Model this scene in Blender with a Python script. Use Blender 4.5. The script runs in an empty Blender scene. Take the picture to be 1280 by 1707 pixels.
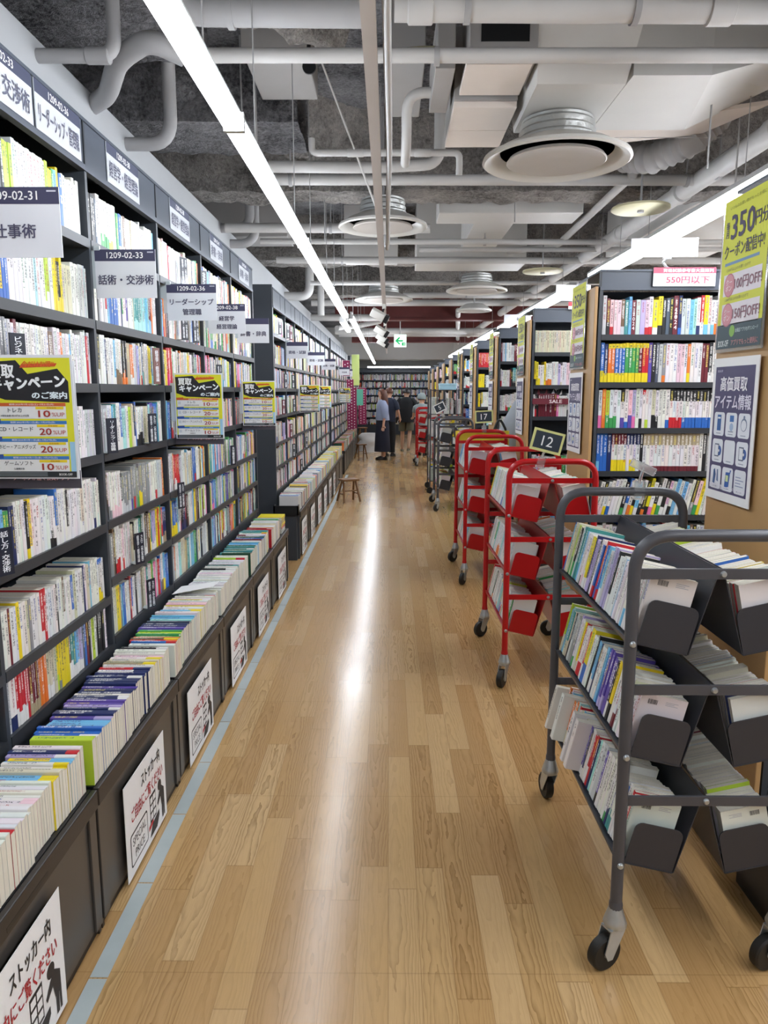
import bpy, math, random, re
from mathutils import Vector, Matrix, noise as mnoise
import numpy as np

S = bpy.context.scene
COL = S.collection
R = random.Random(7)
rad = math.radians

# ------------------------------------------------------------------ camera, world, exposure
F_PX, CAM_H = 1230.0, 1.6
PITCH, YAW = 9.3036, 0.3678
cam_d = bpy.data.cameras.new('camera')
cam_d.sensor_fit = 'VERTICAL'
cam_d.sensor_height = 36.0
cam_d.lens = 36.0 * F_PX / 1707.0
cam_d.clip_start = 0.02
cam = bpy.data.objects.new('camera', cam_d)
COL.objects.link(cam)
cam.location = (0, 0, CAM_H)
cam.rotation_euler = (rad(90 - PITCH), 0, rad(YAW))
S.camera = cam

w = bpy.data.worlds.new('world'); S.world = w; w.use_nodes = True
w.node_tree.nodes['Background'].inputs[0].default_value = (.8, .86, 1, 1)
w.node_tree.nodes['Background'].inputs[1].default_value = 0.05

S.view_settings.view_transform = 'Standard'
S.view_settings.look = 'None'
S.view_settings.gamma = 1.0
S.view_settings.use_curve_mapping = False
S.view_settings.exposure = 0.97
TUBE_POWER = 14.0
TUBE_RIGHT = 21.0          # radiance of the line lights

# ------------------------------------------------------------------ materials
MATS = {}
def srgb(h):
    if isinstance(h, str):
        h = [int(h[i:i + 2], 16) / 255 for i in (0, 2, 4)]
    return tuple(c / 12.92 if c <= .04045 else ((c + .055) / 1.055) ** 2.4 for c in h)

def nodes_of(m):
    m.use_nodes = True
    nt = m.node_tree
    return nt, nt.nodes['Principled BSDF']

def mat(name, col, rough=.5, metal=0., var=.06, scale=9., bump=0., bscale=60., coat=0., emit=0.):
    """A procedural material: a colour with a little noise of its own, and a bump where the surface has one."""
    if name in MATS:
        return MATS[name]
    m = bpy.data.materials.new(name); MATS[name] = m
    nt, b = nodes_of(m)
    c = srgb(col)
    L = nt.links.new
    tc = nt.nodes.new('ShaderNodeTexCoord')
    if var:
        n = nt.nodes.new('ShaderNodeTexNoise'); n.inputs['Scale'].default_value = scale
        n.inputs['Detail'].default_value = 3
        L(tc.outputs['Object'], n.inputs['Vector'])
        r = nt.nodes.new('ShaderNodeMix'); r.data_type = 'RGBA'
        r.inputs['A'].default_value = tuple(x * (1 - var) for x in c) + (1,)
        r.inputs['B'].default_value = tuple(min(1, x * (1 + var)) for x in c) + (1,)
        L(n.outputs['Fac'], r.inputs['Factor'])
        L(r.outputs['Result'], b.inputs['Base Color'])
    else:
        b.inputs['Base Color'].default_value = c + (1,)
    if bump:
        n2 = nt.nodes.new('ShaderNodeTexNoise'); n2.inputs['Scale'].default_value = bscale
        n2.inputs['Detail'].default_value = 4
        L(tc.outputs['Object'], n2.inputs['Vector'])
        bp = nt.nodes.new('ShaderNodeBump'); bp.inputs['Strength'].default_value = bump
        bp.inputs['Distance'].default_value = .01
        L(n2.outputs['Fac'], bp.inputs['Height']); L(bp.outputs['Normal'], b.inputs['Normal'])
    b.inputs['Roughness'].default_value = rough
    b.inputs['Metallic'].default_value = metal
    b.inputs['Coat Weight'].default_value = coat
    if coat:
        b.inputs['Coat Roughness'].default_value = .08
    if emit:
        b.inputs['Emission Color'].default_value = c + (1,)
        b.inputs['Emission Strength'].default_value = emit
    return m

def ink(h):
    return mat('ink_' + h, h, .55, var=0)

mat('shelf_metal', '303338', .42, var=.08)
mat('shelf_side', '383d44', .45, var=.08)
mat('shelf_crown', '4a515c', .42, var=.06)
mat('stocker_front', '47433f', .32, var=.08, scale=4)
mat('stocker_rim', '2b2725', .4)
mat('black_plastic', '17181a', .4)
mat('grey_wall', 'b9bbbd', .6, var=.03)
mat('white_wall', 'c9c7c3', .7, var=.03)
mat('paint_pipe', 'c2c0bd', .5, var=.1, scale=5)
mat('paint_pipe_dull', 'a2a1a1', .6, var=.12, scale=5)
mat('paint_duct', 'cfcdc9', .5, var=.06, scale=4)
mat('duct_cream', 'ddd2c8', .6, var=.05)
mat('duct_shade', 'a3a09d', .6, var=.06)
mat('diffuser_white', 'd2d0ca', .35, var=.04)
mat('diffuser_inner', 'b9b3ac', .5, var=.05)
mat('disk_cream', 'cdc7a2', .5, var=.05)
mat('foil', 'b4b6b4', .35, metal=.6, bump=.9, bscale=22)
mat('raceway', 'aca49e', .5, var=.05)
mat('cable_white', 'c4c5c6', .5, var=.05)
mat('red_steel', '5c2320', .55, var=.2)
mat('cart_plate', '2f3138', .36, var=.08)
mat('cart_plate_red', 'a60810', .32, var=.06)
mat('cart_grey', '47474c', .38, var=.1, scale=14)
mat('cart_red', 'b00a12', .3, var=.08)
mat('zinc', 'b6bbbd', .3, metal=.75, var=.1, scale=40)
mat('rubber', '15130f', .55)
mat('hub_grey', 'a6a7a6', .4, metal=.4)
mat('end_wood', 'b48f5f', .45, var=.1, scale=6)
mat('stool_wood', '74502c', .5, var=.2, scale=14)
mat('paper', 'ebebeb', .6, var=.02)
mat('acrylic_white', 'dfe2e8', .3, var=.01, coat=.4)
mat('acrylic_edge', 'bfc9cd', .2)
mat('tape_grey', 'a4adac', .45, var=.1, scale=12)
mat('light_housing', 'a9a9a8', .5)
mat('plate_navy', '10192c', .35, coat=.5)
mat('dark_hair', '15110f', .5)
mat('brown_hair', '57301f', .45)
mat('skin', 'd9ab92', .5, var=.04)
mat('skin_legs', 'c09a80', .55, var=.05)
mat('blouse', '8d98b2', .8, bump=.5, bscale=18)
mat('skirt', '161a2d', .8, bump=.4, bscale=14)
mat('black_cloth', '15171b', .85, bump=.4, bscale=18)
mat('navy_cloth', '1f2638', .85)
mat('grey_cloth', '9aa0a8', .85, bump=.5, bscale=14)
mat('khaki_cloth', '5d5a4a', .85)
mat('shoe_black', '0f0f10', .4)
mat('cap_grey', '8f9c9c', .8)
mat('bag_white', 'c2c0bd', .8, bump=.6, bscale=10)
mat('bag_dark', '2a2d31', .6)
mat('tube_glow', 'eff6ff', .5, var=0, emit=TUBE_POWER)
mat('tube_glow_right', 'f4f8ff', .5, var=0, emit=TUBE_RIGHT)
mat('exit_white', 'e8fff4', .5, var=0, emit=.5)
mat('exit_green', '0fae62', .5, var=0, emit=.35)

def glass_mat():
    m = bpy.data.materials.new('clear_plastic'); MATS['clear_plastic'] = m
    nt, b = nodes_of(m)
    b.inputs['Base Color'].default_value = (.93, .96, .97, 1)
    b.inputs['Roughness'].default_value = .12
    b.inputs['Transmission Weight'].default_value = .85
    b.inputs['IOR'].default_value = 1.3
glass_mat()

class NT:
    """tiny node-graph helper"""
    def __init__(s, m):
        s.nt, s.b = nodes_of(m)
    def n(s, t, **k):
        x = s.nt.nodes.new('ShaderNode' + t)
        for a, v in k.items():
            setattr(x, a, v)
        return x
    def l(s, a, b):
        s.nt.links.new(a, b)
    def val(s, sock, v):
        if hasattr(v, 'is_output') or isinstance(v, bpy.types.NodeSocket):
            s.l(v, sock)
        else:
            sock.default_value = v
    def math(s, op, a, b=0., c=0.):
        x = s.n('Math', operation=op)
        for i, v in enumerate((a, b, c)):
            s.val(x.inputs[i], v)
        return x.outputs[0]
    def mix(s, f, a, b):
        x = s.n('Mix', data_type='RGBA')
        s.val(x.inputs['Factor'], f); s.val(x.inputs['A'], a); s.val(x.inputs['B'], b)
        return x.outputs['Result']
    def comb(s, x, y, z):
        c = s.n('CombineXYZ')
        for i, v in enumerate((x, y, z)):
            s.val(c.inputs[i], v)
        return c.outputs[0]
    def noise(s, vec, scale, detail=2., rough=.5, dist=0.):
        x = s.n('TexNoise'); s.l(vec, x.inputs['Vector'])
        x.inputs['Scale'].default_value = scale; x.inputs['Detail'].default_value = detail
        x.inputs['Roughness'].default_value = rough; x.inputs['Distortion'].default_value = dist
        return x.outputs['Fac']
    def white(s, vec):
        x = s.n('TexWhiteNoise', noise_dimensions='3D'); s.l(vec, x.inputs['Vector'])
        return x.outputs['Value']
    def ramp(s, f, *stops):
        x = s.n('ValToRGB'); s.l(f, x.inputs['Fac'])
        e = x.color_ramp.elements
        while len(e) < len(stops):
            e.new(.5)
        for el, (p, c) in zip(e, stops):
            el.position = p; el.color = tuple(c) + (1,) if len(c) == 3 else c
        return x.outputs['Color']
    def bump(s, h, strength, dist):
        x = s.n('Bump'); x.inputs['Strength'].default_value = strength; x.inputs['Distance'].default_value = dist
        s.l(h, x.inputs['Height']); s.l(x.outputs['Normal'], s.b.inputs['Normal'])

def floor_mat():
    m = bpy.data.materials.new('oak_floor'); MATS['oak_floor'] = m
    g = NT(m)
    tc = g.n('TexCoord'); sep = g.n('SeparateXYZ'); g.l(tc.outputs['Object'], sep.inputs[0])
    X, Y = sep.outputs['X'], sep.outputs['Y']
    W, LEN = .092, .88
    row = g.math('FLOOR', g.math('DIVIDE', X, W))
    off = g.white(g.comb(row, 3.3, 0.))
    yy = g.math('ADD', Y, g.math('MULTIPLY', off, LEN))
    idx = g.math('FLOOR', g.math('DIVIDE', yy, LEN))
    pid = g.white(g.comb(row, idx, 1.7))
    pid2 = g.white(g.comb(row, idx, 8.1))
    pid3 = g.white(g.comb(row, idx, 15.3))
    # cathedral grain: nested, stretched arches of growth rings on each plank
    fx = g.math('SUBTRACT', g.math('FRACT', g.math('DIVIDE', X, W)), .5)
    gx = g.math('ADD', fx, g.math('MULTIPLY', g.math('SUBTRACT', pid2, .5), .7))
    gy = g.math('ADD', yy, g.math('MULTIPLY', pid, 31.))
    wob = g.noise(g.comb(g.math('MULTIPLY', gx, 2.2), g.math('MULTIPLY', gy, 5.), g.math('MULTIPLY', pid, 9.)), 1., 3, .55)
    ring = g.math('MULTIPLY', g.math('POWER', g.math('ABSOLUTE', gx), 1.6), 9.)
    ring = g.math('ADD', ring, g.math('MULTIPLY', wob, 3.2))
    ring = g.math('ADD', ring, g.math('MULTIPLY', gy, g.math('SUBTRACT', g.math('MULTIPLY', pid3, 9.), 4.5)))
    saw = g.math('FRACT', ring)
    line = g.math('POWER', saw, 2.6)
    amt = g.math('ADD', .16, g.math('MULTIPLY', g.white(g.comb(row, idx, 23.)), .5))
    fine = g.noise(g.comb(g.math('MULTIPLY', X, 420.), g.math('MULTIPLY', yy, 14.), pid), 1., 3, .6)
    base = g.ramp(pid, (0, srgb('ae895a')), (.4, srgb('b69160')), (.72, srgb('bc9968')), (1, srgb('c5a476')))
    dark = g.mix(g.math('MULTIPLY', line, amt), base, srgb('6f5029') + (1,))
    c = g.mix(g.math('MULTIPLY', g.math('SUBTRACT', fine, .42), .5), dark, srgb('7d5c37') + (1,))
    # joints between planks, and faint sheet joints across the aisle
    ex = g.math('ABSOLUTE', fx)
    jx = g.math('GREATER_THAN', ex, .485)
    fy = g.math('ABSOLUTE', g.math('SUBTRACT', g.math('FRACT', g.math('DIVIDE', yy, LEN)), .5))
    jy = g.math('GREATER_THAN', fy, .4975)
    j = g.math('MAXIMUM', jx, jy)
    sh = g.math('ABSOLUTE', g.math('SUBTRACT', g.math('FRACT', g.math('DIVIDE', Y, .91)), .5))
    js = g.math('MULTIPLY', g.math('GREATER_THAN', sh, .4975), .22)
    c = g.mix(g.math('MULTIPLY', j, .32), c, srgb('6d4c2a') + (1,))
    c = g.mix(js, c, srgb('6d5030') + (1,))
    g.l(c, g.b.inputs['Base Color'])
    big = g.noise(tc.outputs['Object'], 2.2, 4, .6)
    scr = g.noise(g.comb(g.math('MULTIPLY', X, 60.), g.math('MULTIPLY', Y, 16.), 0.), 1., 5, .7)
    r = g.math('ADD', g.math('MULTIPLY', big, .1), g.math('MULTIPLY', scr, .1))
    g.l(g.math('ADD', r, .1), g.b.inputs['Roughness'])
    h = g.math('ADD', g.math('MULTIPLY', scr, .35), g.math('MULTIPLY', fine, .15))
    h = g.math('SUBTRACT', h, g.math('MULTIPLY', j, .5))
    g.bump(h, .09, .002)
    g.b.inputs['Specular IOR Level'].default_value = .5
floor_mat()

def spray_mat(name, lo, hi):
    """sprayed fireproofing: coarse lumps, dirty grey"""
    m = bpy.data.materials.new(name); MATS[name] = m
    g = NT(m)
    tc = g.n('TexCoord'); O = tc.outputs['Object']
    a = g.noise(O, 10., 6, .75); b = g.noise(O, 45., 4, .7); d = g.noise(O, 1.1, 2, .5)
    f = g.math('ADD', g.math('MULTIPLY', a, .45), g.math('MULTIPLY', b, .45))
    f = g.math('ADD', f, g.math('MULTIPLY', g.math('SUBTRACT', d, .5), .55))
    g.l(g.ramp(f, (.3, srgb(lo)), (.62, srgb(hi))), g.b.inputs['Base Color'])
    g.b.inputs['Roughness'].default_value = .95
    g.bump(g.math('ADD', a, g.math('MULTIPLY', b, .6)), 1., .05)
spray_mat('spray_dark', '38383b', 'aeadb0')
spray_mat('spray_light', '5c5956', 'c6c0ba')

def book_mats():
    m = bpy.data.materials.new('book_cover'); MATS['book_cover'] = m
    g = NT(m)
    ac = g.n('Attribute', attribute_name='Col'); at = g.n('Attribute', attribute_name='TCol'); ax = g.n('Attribute', attribute_name='Tx')
    uv = g.n('UVMap', uv_map='UVMap'); su = g.n('SeparateXYZ'); g.l(uv.outputs[0], su.inputs[0])
    sx = g.n('SeparateXYZ'); g.l(ax.outputs['Vector'], sx.inputs[0])
    u, v = su.outputs['X'], su.outputs['Y']
    hw, t1, seed = sx.outputs['X'], sx.outputs['Y'], sx.outputs['Z']
    inu = g.math('LESS_THAN', g.math('ABSOLUTE', u), hw)
    t0 = .012
    cell = g.math('MULTIPLY', hw, 2.2)
    tit = g.math('MULTIPLY', g.math('GREATER_THAN', v, t0), g.math('LESS_THAN', v, t1))
    # the author's line, smaller, below the title
    un, vn = g.math('DIVIDE', u, hw), g.math('DIVIDE', v, hw)
    p = g.comb(g.math('MULTIPLY', un, .9), g.math('MULTIPLY', vn, 2.1), g.math('MULTIPLY', seed, 83.))
    q = g.comb(g.math('MULTIPLY', un, 2.1), g.math('MULTIPLY', vn, .9), g.math('MULTIPLY', seed, 57.))
    a = g.math('GREATER_THAN', g.noise(p, 1.25, 0), .56)
    b = g.math('GREATER_THAN', g.noise(q, 1.25, 0), .58)
    st = g.math('MAXIMUM', a, b)
    cf = g.math('FRACT', g.math('DIVIDE', v, cell))
    gap = g.math('LESS_THAN', cf, .88)
    ci = g.math('FLOOR', g.math('DIVIDE', v, cell))
    keep = g.math('GREATER_THAN', g.white(g.comb(ci, seed, 4.)), .14)
    k = g.math('MULTIPLY', g.math('MULTIPLY', inu, tit), g.math('MULTIPLY', st, g.math('MULTIPLY', gap, keep)))
    g.l(g.mix(k, ac.outputs['Color'], at.outputs['Color']), g.b.inputs['Base Color'])
    g.b.inputs['Roughness'].default_value = .38
    m = bpy.data.materials.new('book_pages'); MATS['book_pages'] = m
    g = NT(m)
    uv = g.n('UVMap', uv_map='UVMap'); su = g.n('SeparateXYZ'); g.l(uv.outputs[0], su.inputs[0])
    ac = g.n('Attribute', attribute_name='Col')
    ln = g.noise(g.comb(g.math('MULTIPLY', su.outputs['X'], 1600.), g.math('MULTIPLY', su.outputs['Y'], 6.), 0.), 1., 2)
    g.l(g.mix(g.math('MULTIPLY', ln, .35), ac.outputs['Color'], srgb('a59c8d') + (1,)), g.b.inputs['Base Color'])
    g.b.inputs['Roughness'].default_value = .8
book_mats()

# ------------------------------------------------------------------ mesh helpers
class MB:
    def __init__(s):
        s.v, s.f, s.m, s.names = [], [], [], []
    def mi(s, name):
        if name not in s.names:
            s.names.append(name)
        return s.names.index(name)
    def add(s, vs, fs, m):
        o = len(s.v); k = s.mi(m)
        s.v.extend(vs)
        for f in fs:
            s.f.append(tuple(i + o for i in f)); s.m.append(k)
        return s
    def box(s, x0, x1, y0, y1, z0, z1, m, M=None):
        vs = [(x, y, z) for z in (z0, z1) for y in (y0, y1) for x in (x0, x1)]
        if M is not None:
            vs = [tuple(M @ Vector(v)) for v in vs]
        return s.add(vs, [(0, 2, 3, 1), (4, 5, 7, 6), (0, 1, 5, 4), (2, 6, 7, 3), (0, 4, 6, 2), (1, 3, 7, 5)], m)
    def prism(s, pts, ax, a, b, m):
        """2D outline (ccw) extruded along axis ax from a to b; pts are the other two coordinates in xyz order"""
        n = len(pts)
        def P(p, t):
            q = list(p); q.insert(ax, t); return tuple(q)
        vs = [P(p, a) for p in pts] + [P(p, b) for p in pts]
        fs = [tuple(range(n))[::-1], tuple(range(n, 2 * n))] + [(i, (i + 1) % n, n + (i + 1) % n, n + i) for i in range(n)]
        return s.add(vs, fs, m)
    def tube(s, path, r, m, n=12, closed=False, cap=True):
        path = [Vector(p) for p in path]
        k = len(path)
        rs = r if isinstance(r, (list, tuple)) else [r] * k
        up = None; rings = []
        for i, p in enumerate(path):
            if closed:
                t = path[(i + 1) % k] - path[i - 1]
            else:
                t = path[min(i + 1, k - 1)] - path[max(i - 1, 0)]
            t.normalize()
            if up is None:
                up = Vector((0, 0, 1)) if abs(t.z) < .9 else Vector((1, 0, 0))
            a = up - t * up.dot(t)
            if a.length < 1e-4:
                a = t.orthogonal()
            a.normalize(); up = a
            b = t.cross(a)
            rings.append([tuple(p + (a * math.cos(2 * math.pi * j / n) + b * math.sin(2 * math.pi * j / n)) * rs[i]) for j in range(n)])
        vs = [v for rg in rings for v in rg]; fs = []
        for i in range(k if closed else k - 1):
            a0, b0 = i * n, ((i + 1) % k) * n
            for j in range(n):
                fs.append((a0 + j, a0 + (j + 1) % n, b0 + (j + 1) % n, b0 + j))
        if cap and not closed:
            fs.append(tuple(range(n))[::-1]); fs.append(tuple(range((k - 1) * n, k * n)))
        return s.add(vs, fs, m)
    def lathe(s, prof, m, c=(0, 0, 0), ax=2, n=24):
        """profile of (radius, height) turned about axis ax through c"""
        vs, fs = [], []
        for r, h in prof:
            for j in range(n):
                t = 2 * math.pi * j / n
                p = [r * math.cos(t), r * math.sin(t)]; p.insert(ax, h)
                vs.append((p[0] + c[0], p[1] + c[1], p[2] + c[2]))
        for i in range(len(prof) - 1):
            for j in range(n):
                q = (i * n + j, i * n + (j + 1) % n, (i + 1) * n + (j + 1) % n, (i + 1) * n + j)
                fs.append(q)
        if prof[0][0] > 1e-6: fs.append(tuple(range(n))[::-1])
        if prof[-1][0] > 1e-6: fs.append(tuple(range((len(prof) - 1) * n, len(prof) * n)))
        return s.add(vs, fs, m)
    def loft(s, rings, m, n=20, cap=True):
        """rings: (cx, cy, cz, rx, ry)"""
        vs = [(c[0] + c[3] * math.cos(2 * math.pi * j / n), c[1] + c[4] * math.sin(2 * math.pi * j / n), c[2]) for c in rings for j in range(n)]
        fs = [(i * n + j, i * n + (j + 1) % n, (i + 1) * n + (j + 1) % n, (i + 1) * n + j) for i in range(len(rings) - 1) for j in range(n)]
        if cap:
            fs += [tuple(range(n))[::-1], tuple(range((len(rings) - 1) * n, len(rings) * n))]
        return s.add(vs, fs, m)
    def build(s, name, parent=None, smooth=True, bevel=0.):
        me = bpy.data.meshes.new(name)
        me.from_pydata(s.v, [], s.f)
        for n in s.names:
            me.materials.append(MATS[n] if n in MATS else ink(n))
        me.polygons.foreach_set('material_index', s.m)
        me.update()
        if smooth:
            me.shade_smooth(); me.set_sharp_from_angle(angle=rad(38))
        o = bpy.data.objects.new(name, me); COL.objects.link(o)
        if parent:
            o.parent = parent
        if bevel:
            b = o.modifiers.new('bevel', 'BEVEL'); b.width = bevel; b.segments = 2; b.limit_method = 'ANGLE'
        return o

def B(x0, x1, y0, y1, z0, z1, m):
    return MB().box(x0, x1, y0, y1, z0, z1, m)

def fillet(pts, r, n=6):
    pts = [Vector(p) for p in pts]
    out = [pts[0]]
    for i in range(1, len(pts) - 1):
        a, p, b = pts[i - 1], pts[i], pts[i + 1]
        da, db = (a - p), (b - p)
        rr = min(r, da.length * .49, db.length * .49)
        p0, p1 = p + da.normalized() * rr, p + db.normalized() * rr
        for k in range(n + 1):
            t = k / n
            out.append(p0 * (1 - t) ** 2 + p * 2 * t * (1 - t) + p1 * t * t)
    out.append(pts[-1])
    return out

ALL_LABELS = {}
def tag(o, label=None, cat=None, group=None, kind=None):
    if label:
        o['label'] = label
        if not kind:
            ALL_LABELS.setdefault(label, []).append(o.name)
    if cat: o['category'] = cat
    if group: o['group'] = group
    if kind: o['kind'] = kind
    return o

def empty(name, loc=(0, 0, 0), rz=0.):
    o = bpy.data.objects.new(name, None); COL.objects.link(o)
    o.location = loc; o.rotation_euler = (0, 0, rz); o.empty_display_size = .1
    return o

def copy_tree(o, parent=None):
    c = o.copy(); COL.objects.link(c)
    if parent: c.parent = parent
    for ch in list(o.children):
        copy_tree(ch, c)
    return c

# ------------------------------------------------------------------ lettering
TXT = {}
def text_mesh(body, bold=0.):
    key = (body, bold)
    if key in TXT:
        return TXT[key]
    cu = bpy.data.curves.new('t', 'FONT'); cu.body = body; cu.size = 1.; cu.dimensions = '2D'; cu.fill_mode = 'FRONT'
    cu.resolution_u = 2; cu.align_x = 'CENTER'; cu.space_line = .92
    o = bpy.data.objects.new('t', cu); COL.objects.link(o)
    bpy.context.view_layer.update()
    ev = o.evaluated_get(bpy.context.evaluated_depsgraph_get())
    me = ev.to_mesh()
    vs = [(v.co.x, v.co.y, 0) for v in me.vertices]; fs = [tuple(p.vertices) for p in me.polygons]
    ev.to_mesh_clear()
    bpy.data.objects.remove(o); bpy.data.curves.remove(cu)
    if not vs:
        vs, fs = [(0, 0, 0), (.01, 0, 0), (0, .01, 0)], [(0, 1, 2)]
    if bold:
        d = bold * .55; n = len(vs); V0, F0 = list(vs), list(fs)
        vs, fs = [], []
        for i, (dx, dy) in enumerate(((-d, -d * .6), (d, -d * .6), (-d, d * .6), (d, d * .6))):
            vs += [(x + dx, y + dy, i) for x, y, _ in V0]; fs += [tuple(q + i * n for q in f) for f in F0]
    TXT[key] = (vs, fs)
    return TXT[key]

class Sheet:
    """a flat printed thing standing in local x (right) / z (up), its face towards local -y"""
    def __init__(s, name, w, h, panel='paper', t=.002):
        s.name, s.w, s.h, s.panel, s.t = name, w, h, panel, t
        s.art, s.let = MB(), MB()
        s.extra = []
    def rect(s, u0, v0, u1, v1, m, lay=1):
        y = -s.t / 2 - .0004 * lay
        s.art.add([(u0, y, v0), (u1, y, v0), (u1, y, v1), (u0, y, v1)], [(0, 1, 2, 3)], m); return s
    def poly(s, pts, m, lay=1):
        y = -s.t / 2 - .0004 * lay
        s.art.add([(u, y, v) for u, v in pts], [tuple(range(len(pts)))], m); return s
    def round(s, u0, v0, u1, v1, r, m, lay=1):
        pts = []
        for cx, cy, a in ((u1 - r, v1 - r, 0), (u0 + r, v1 - r, 90), (u0 + r, v0 + r, 180), (u1 - r, v0 + r, 270)):
            for k in range(5):
                t = rad(a + k * 22.5); pts.append((cx + r * math.cos(t), cy + r * math.sin(t)))
        return s.poly(pts, m, lay)
    def disc(s, u, v, r, m, lay=1, n=20):
        return s.poly([(u + r * math.cos(2 * math.pi * k / n), v + r * math.sin(2 * math.pi * k / n)) for k in range(n)], m, lay)
    def text(s, body, cu, cv, h, m, maxw=None, bold=.02, lay=4, w=None, rot=0.):
        """text centred on (cu, cv), glyph height about h; squeezed to maxw, or stretched to exactly w"""
        vs, fs = text_mesh(body, bold)
        x0, x1 = min(v[0] for v in vs), max(v[0] for v in vs)
        y0, y1 = min(v[1] for v in vs), max(v[1] for v in vs)
        ky = h / max(y1 - y0, 1e-4); kx = ky
        if w: kx = w / max(x1 - x0, 1e-4)
        elif maxw and (x1 - x0) * kx > maxw: kx = maxw / (x1 - x0)
        y = -s.t / 2 - .0004 * lay
        out = []
        ca, sa = math.cos(rad(rot)), math.sin(rad(rot))
        for a, b, kk in vs:
            p, q = (a - (x0 + x1) / 2) * kx, (b - (y0 + y1) / 2) * ky
            out.append((cu + p * ca - q * sa, y - kk * .00008, cv + p * sa + q * ca))
        s.let.add(out, fs, m); return s
    def build(s, loc, rz=0., label=None, cat='sign', group=None, parent=None):
        p = B(0, s.w, -s.t / 2, s.t / 2, 0, s.h, s.panel)
        o = p.build(s.name, parent, smooth=False)
        o.location = loc; o.rotation_euler = (0, 0, rz)
        if s.art.f: s.art.build('printed_design', o, smooth=False)
        if s.let.f: s.let.build('lettering', o, smooth=False)
        for nm, mb in s.extra:
            mb.build(nm, o)
        if label: tag(o, label, cat, group)
        return o

# ------------------------------------------------------------------ books
PAL = {
    'w': ('white', 'dfdedb'), 'c': ('cream', 'cfc8ae'), 'i': ('pale grey', 'c3c6c8'), 'g': ('grey', '86898b'), 'k': ('black', '1c1d20'),
    'n': ('navy', '1d2a5c'), 'b': ('blue', '2b66b8'), 's': ('sky-blue', '6fb3d9'), 't': ('teal', '3f8f8f'), 'a': ('aqua', '9fd3cf'),
    'e': ('green', '3f9a53'), 'd': ('dark green', '24503c'), 'l': ('lime', 'b4cf3a'), 'y': ('yellow', 'e6cf1f'), 'o': ('orange', 'e0762a'),
    'r': ('red', 'c2202b'), 'm': ('maroon', '6b1f2c'), 'p': ('pink', 'dd6fa5'), 'q': ('pale pink', 'e6c3cb'), 'u': ('purple', '5b4a9e'),
    'v': ('lilac', 'b3a6d0'), 'f': ('brown', '6d543c'), 'h': ('tan', 'a8997c'), 'x': ('bright magenta', 'd92f86'), 'z': ('slate', '4c5666'),
}
MIX = 'wwwwwwwwwwwwwwccciiigkkknnbbbsstaeedlyyyoorrrmmpquvfhz'
MIX_W = 'wwwwwwwwwwwwwwwwwwwwwwwciicyilskbr'
MIX_D = 'kkknnndwwwmzbrfc'
RECS = []
SHELF = {}
def jit(c, k=.05):
    return tuple(max(.002, min(.95, x * (1 + R.uniform(-k, k)))) for x in c)

def parse(tok):
    """'w4 y.k*2 g.r^k' : colour letter, .low band, ^top band, count"""
    out = []
    for t in tok.split():
        c = t[0]; n = 1; low = top = None; size = 1.
        m = re.search(r'@(\d+(?:\.\d+)?)', t)
        if m: size = float(m.group(1)); t = t.replace(m.group(0), '')
        m = re.search(r'\.([a-z])', t)
        if m: low = m.group(1)
        m = re.search(r'\^([a-z])', t)
        if m: top = m.group(1)
        m = re.search(r'(\d+)', t)
        if m: n = int(m.group(1))
        out += [(c, low, top, size)] * n
    return out

def fill(key, desc, end, O, A, Bv, U, width, tok='', mix=MIX, H=(.172, .192), D=.13, th=(.011, .021), jitter=.004, lean=0., group=None, bandp=.28, zj=0., rev=False):
    """a row of books from O along A; their spines face -B"""
    O, A, Bv, U = map(Vector, (O, A, Bv, U))
    spec = parse(tok)
    x = .004; i = 0; row = []
    hrun = R.uniform(*H)
    while True:
        if i < len(spec):
            c, low, top, size = spec[i]; run = i and spec[i - 1][0] == c and spec[i - 1][1] == low
        else:
            run = i and R.random() < .3
            if run:
                c, low, top = row[-1]['c'], row[-1]['low'], row[-1]['top']
            else:
                c, low, top = R.choice(mix), None, None
                if R.random() < bandp: low = R.choice(MIX)
                if R.random() < .05: top = R.choice(MIX)
            size = 1.
        if not run or i == 0:
            hrun = R.uniform(*H); thr = R.uniform(*th)
        t = (thr if run else R.uniform(*th)) * size
        if x + t > width - .003: break
        a = lean + (R.uniform(-.012, .012) if not lean else R.uniform(-.05, .05))
        rec = dict(key=key, i=i, c=c, low=low, top=top, t=t, H=hrun * (1 + R.uniform(-.006, .006)), D=D * R.uniform(.93, 1.02), lean=lean,
                   O=O + A * (x + t / 2) + Bv * (.006 + R.uniform(0, jitter)) + U * R.uniform(0, zj), A=A, B=Bv, U=U, seed=R.random(), lf=R.uniform(.16, .36), tf=.7 if top in ('m', 'n', 'k', 'h') else .88)
        if lean:
            ca, sa = math.cos(lean), math.sin(lean)
            rec['A'], rec['U'] = A * ca - U * sa, U * ca + A * sa
            rec['O'] = rec['O'] + U * (t / 2 * abs(sa))
        row.append(rec); x += t + (.0006 if not lean else .002); i += 1
    for r in row: r['n'] = len(row)
    SHELF[key] = dict(desc=desc, end=end, n=len(row), group=group or ('books on the ' + desc))
    RECS.extend(row)
    return row

def lum(c): return .2 * c[0] + .7 * c[1] + .1 * c[2]

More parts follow.
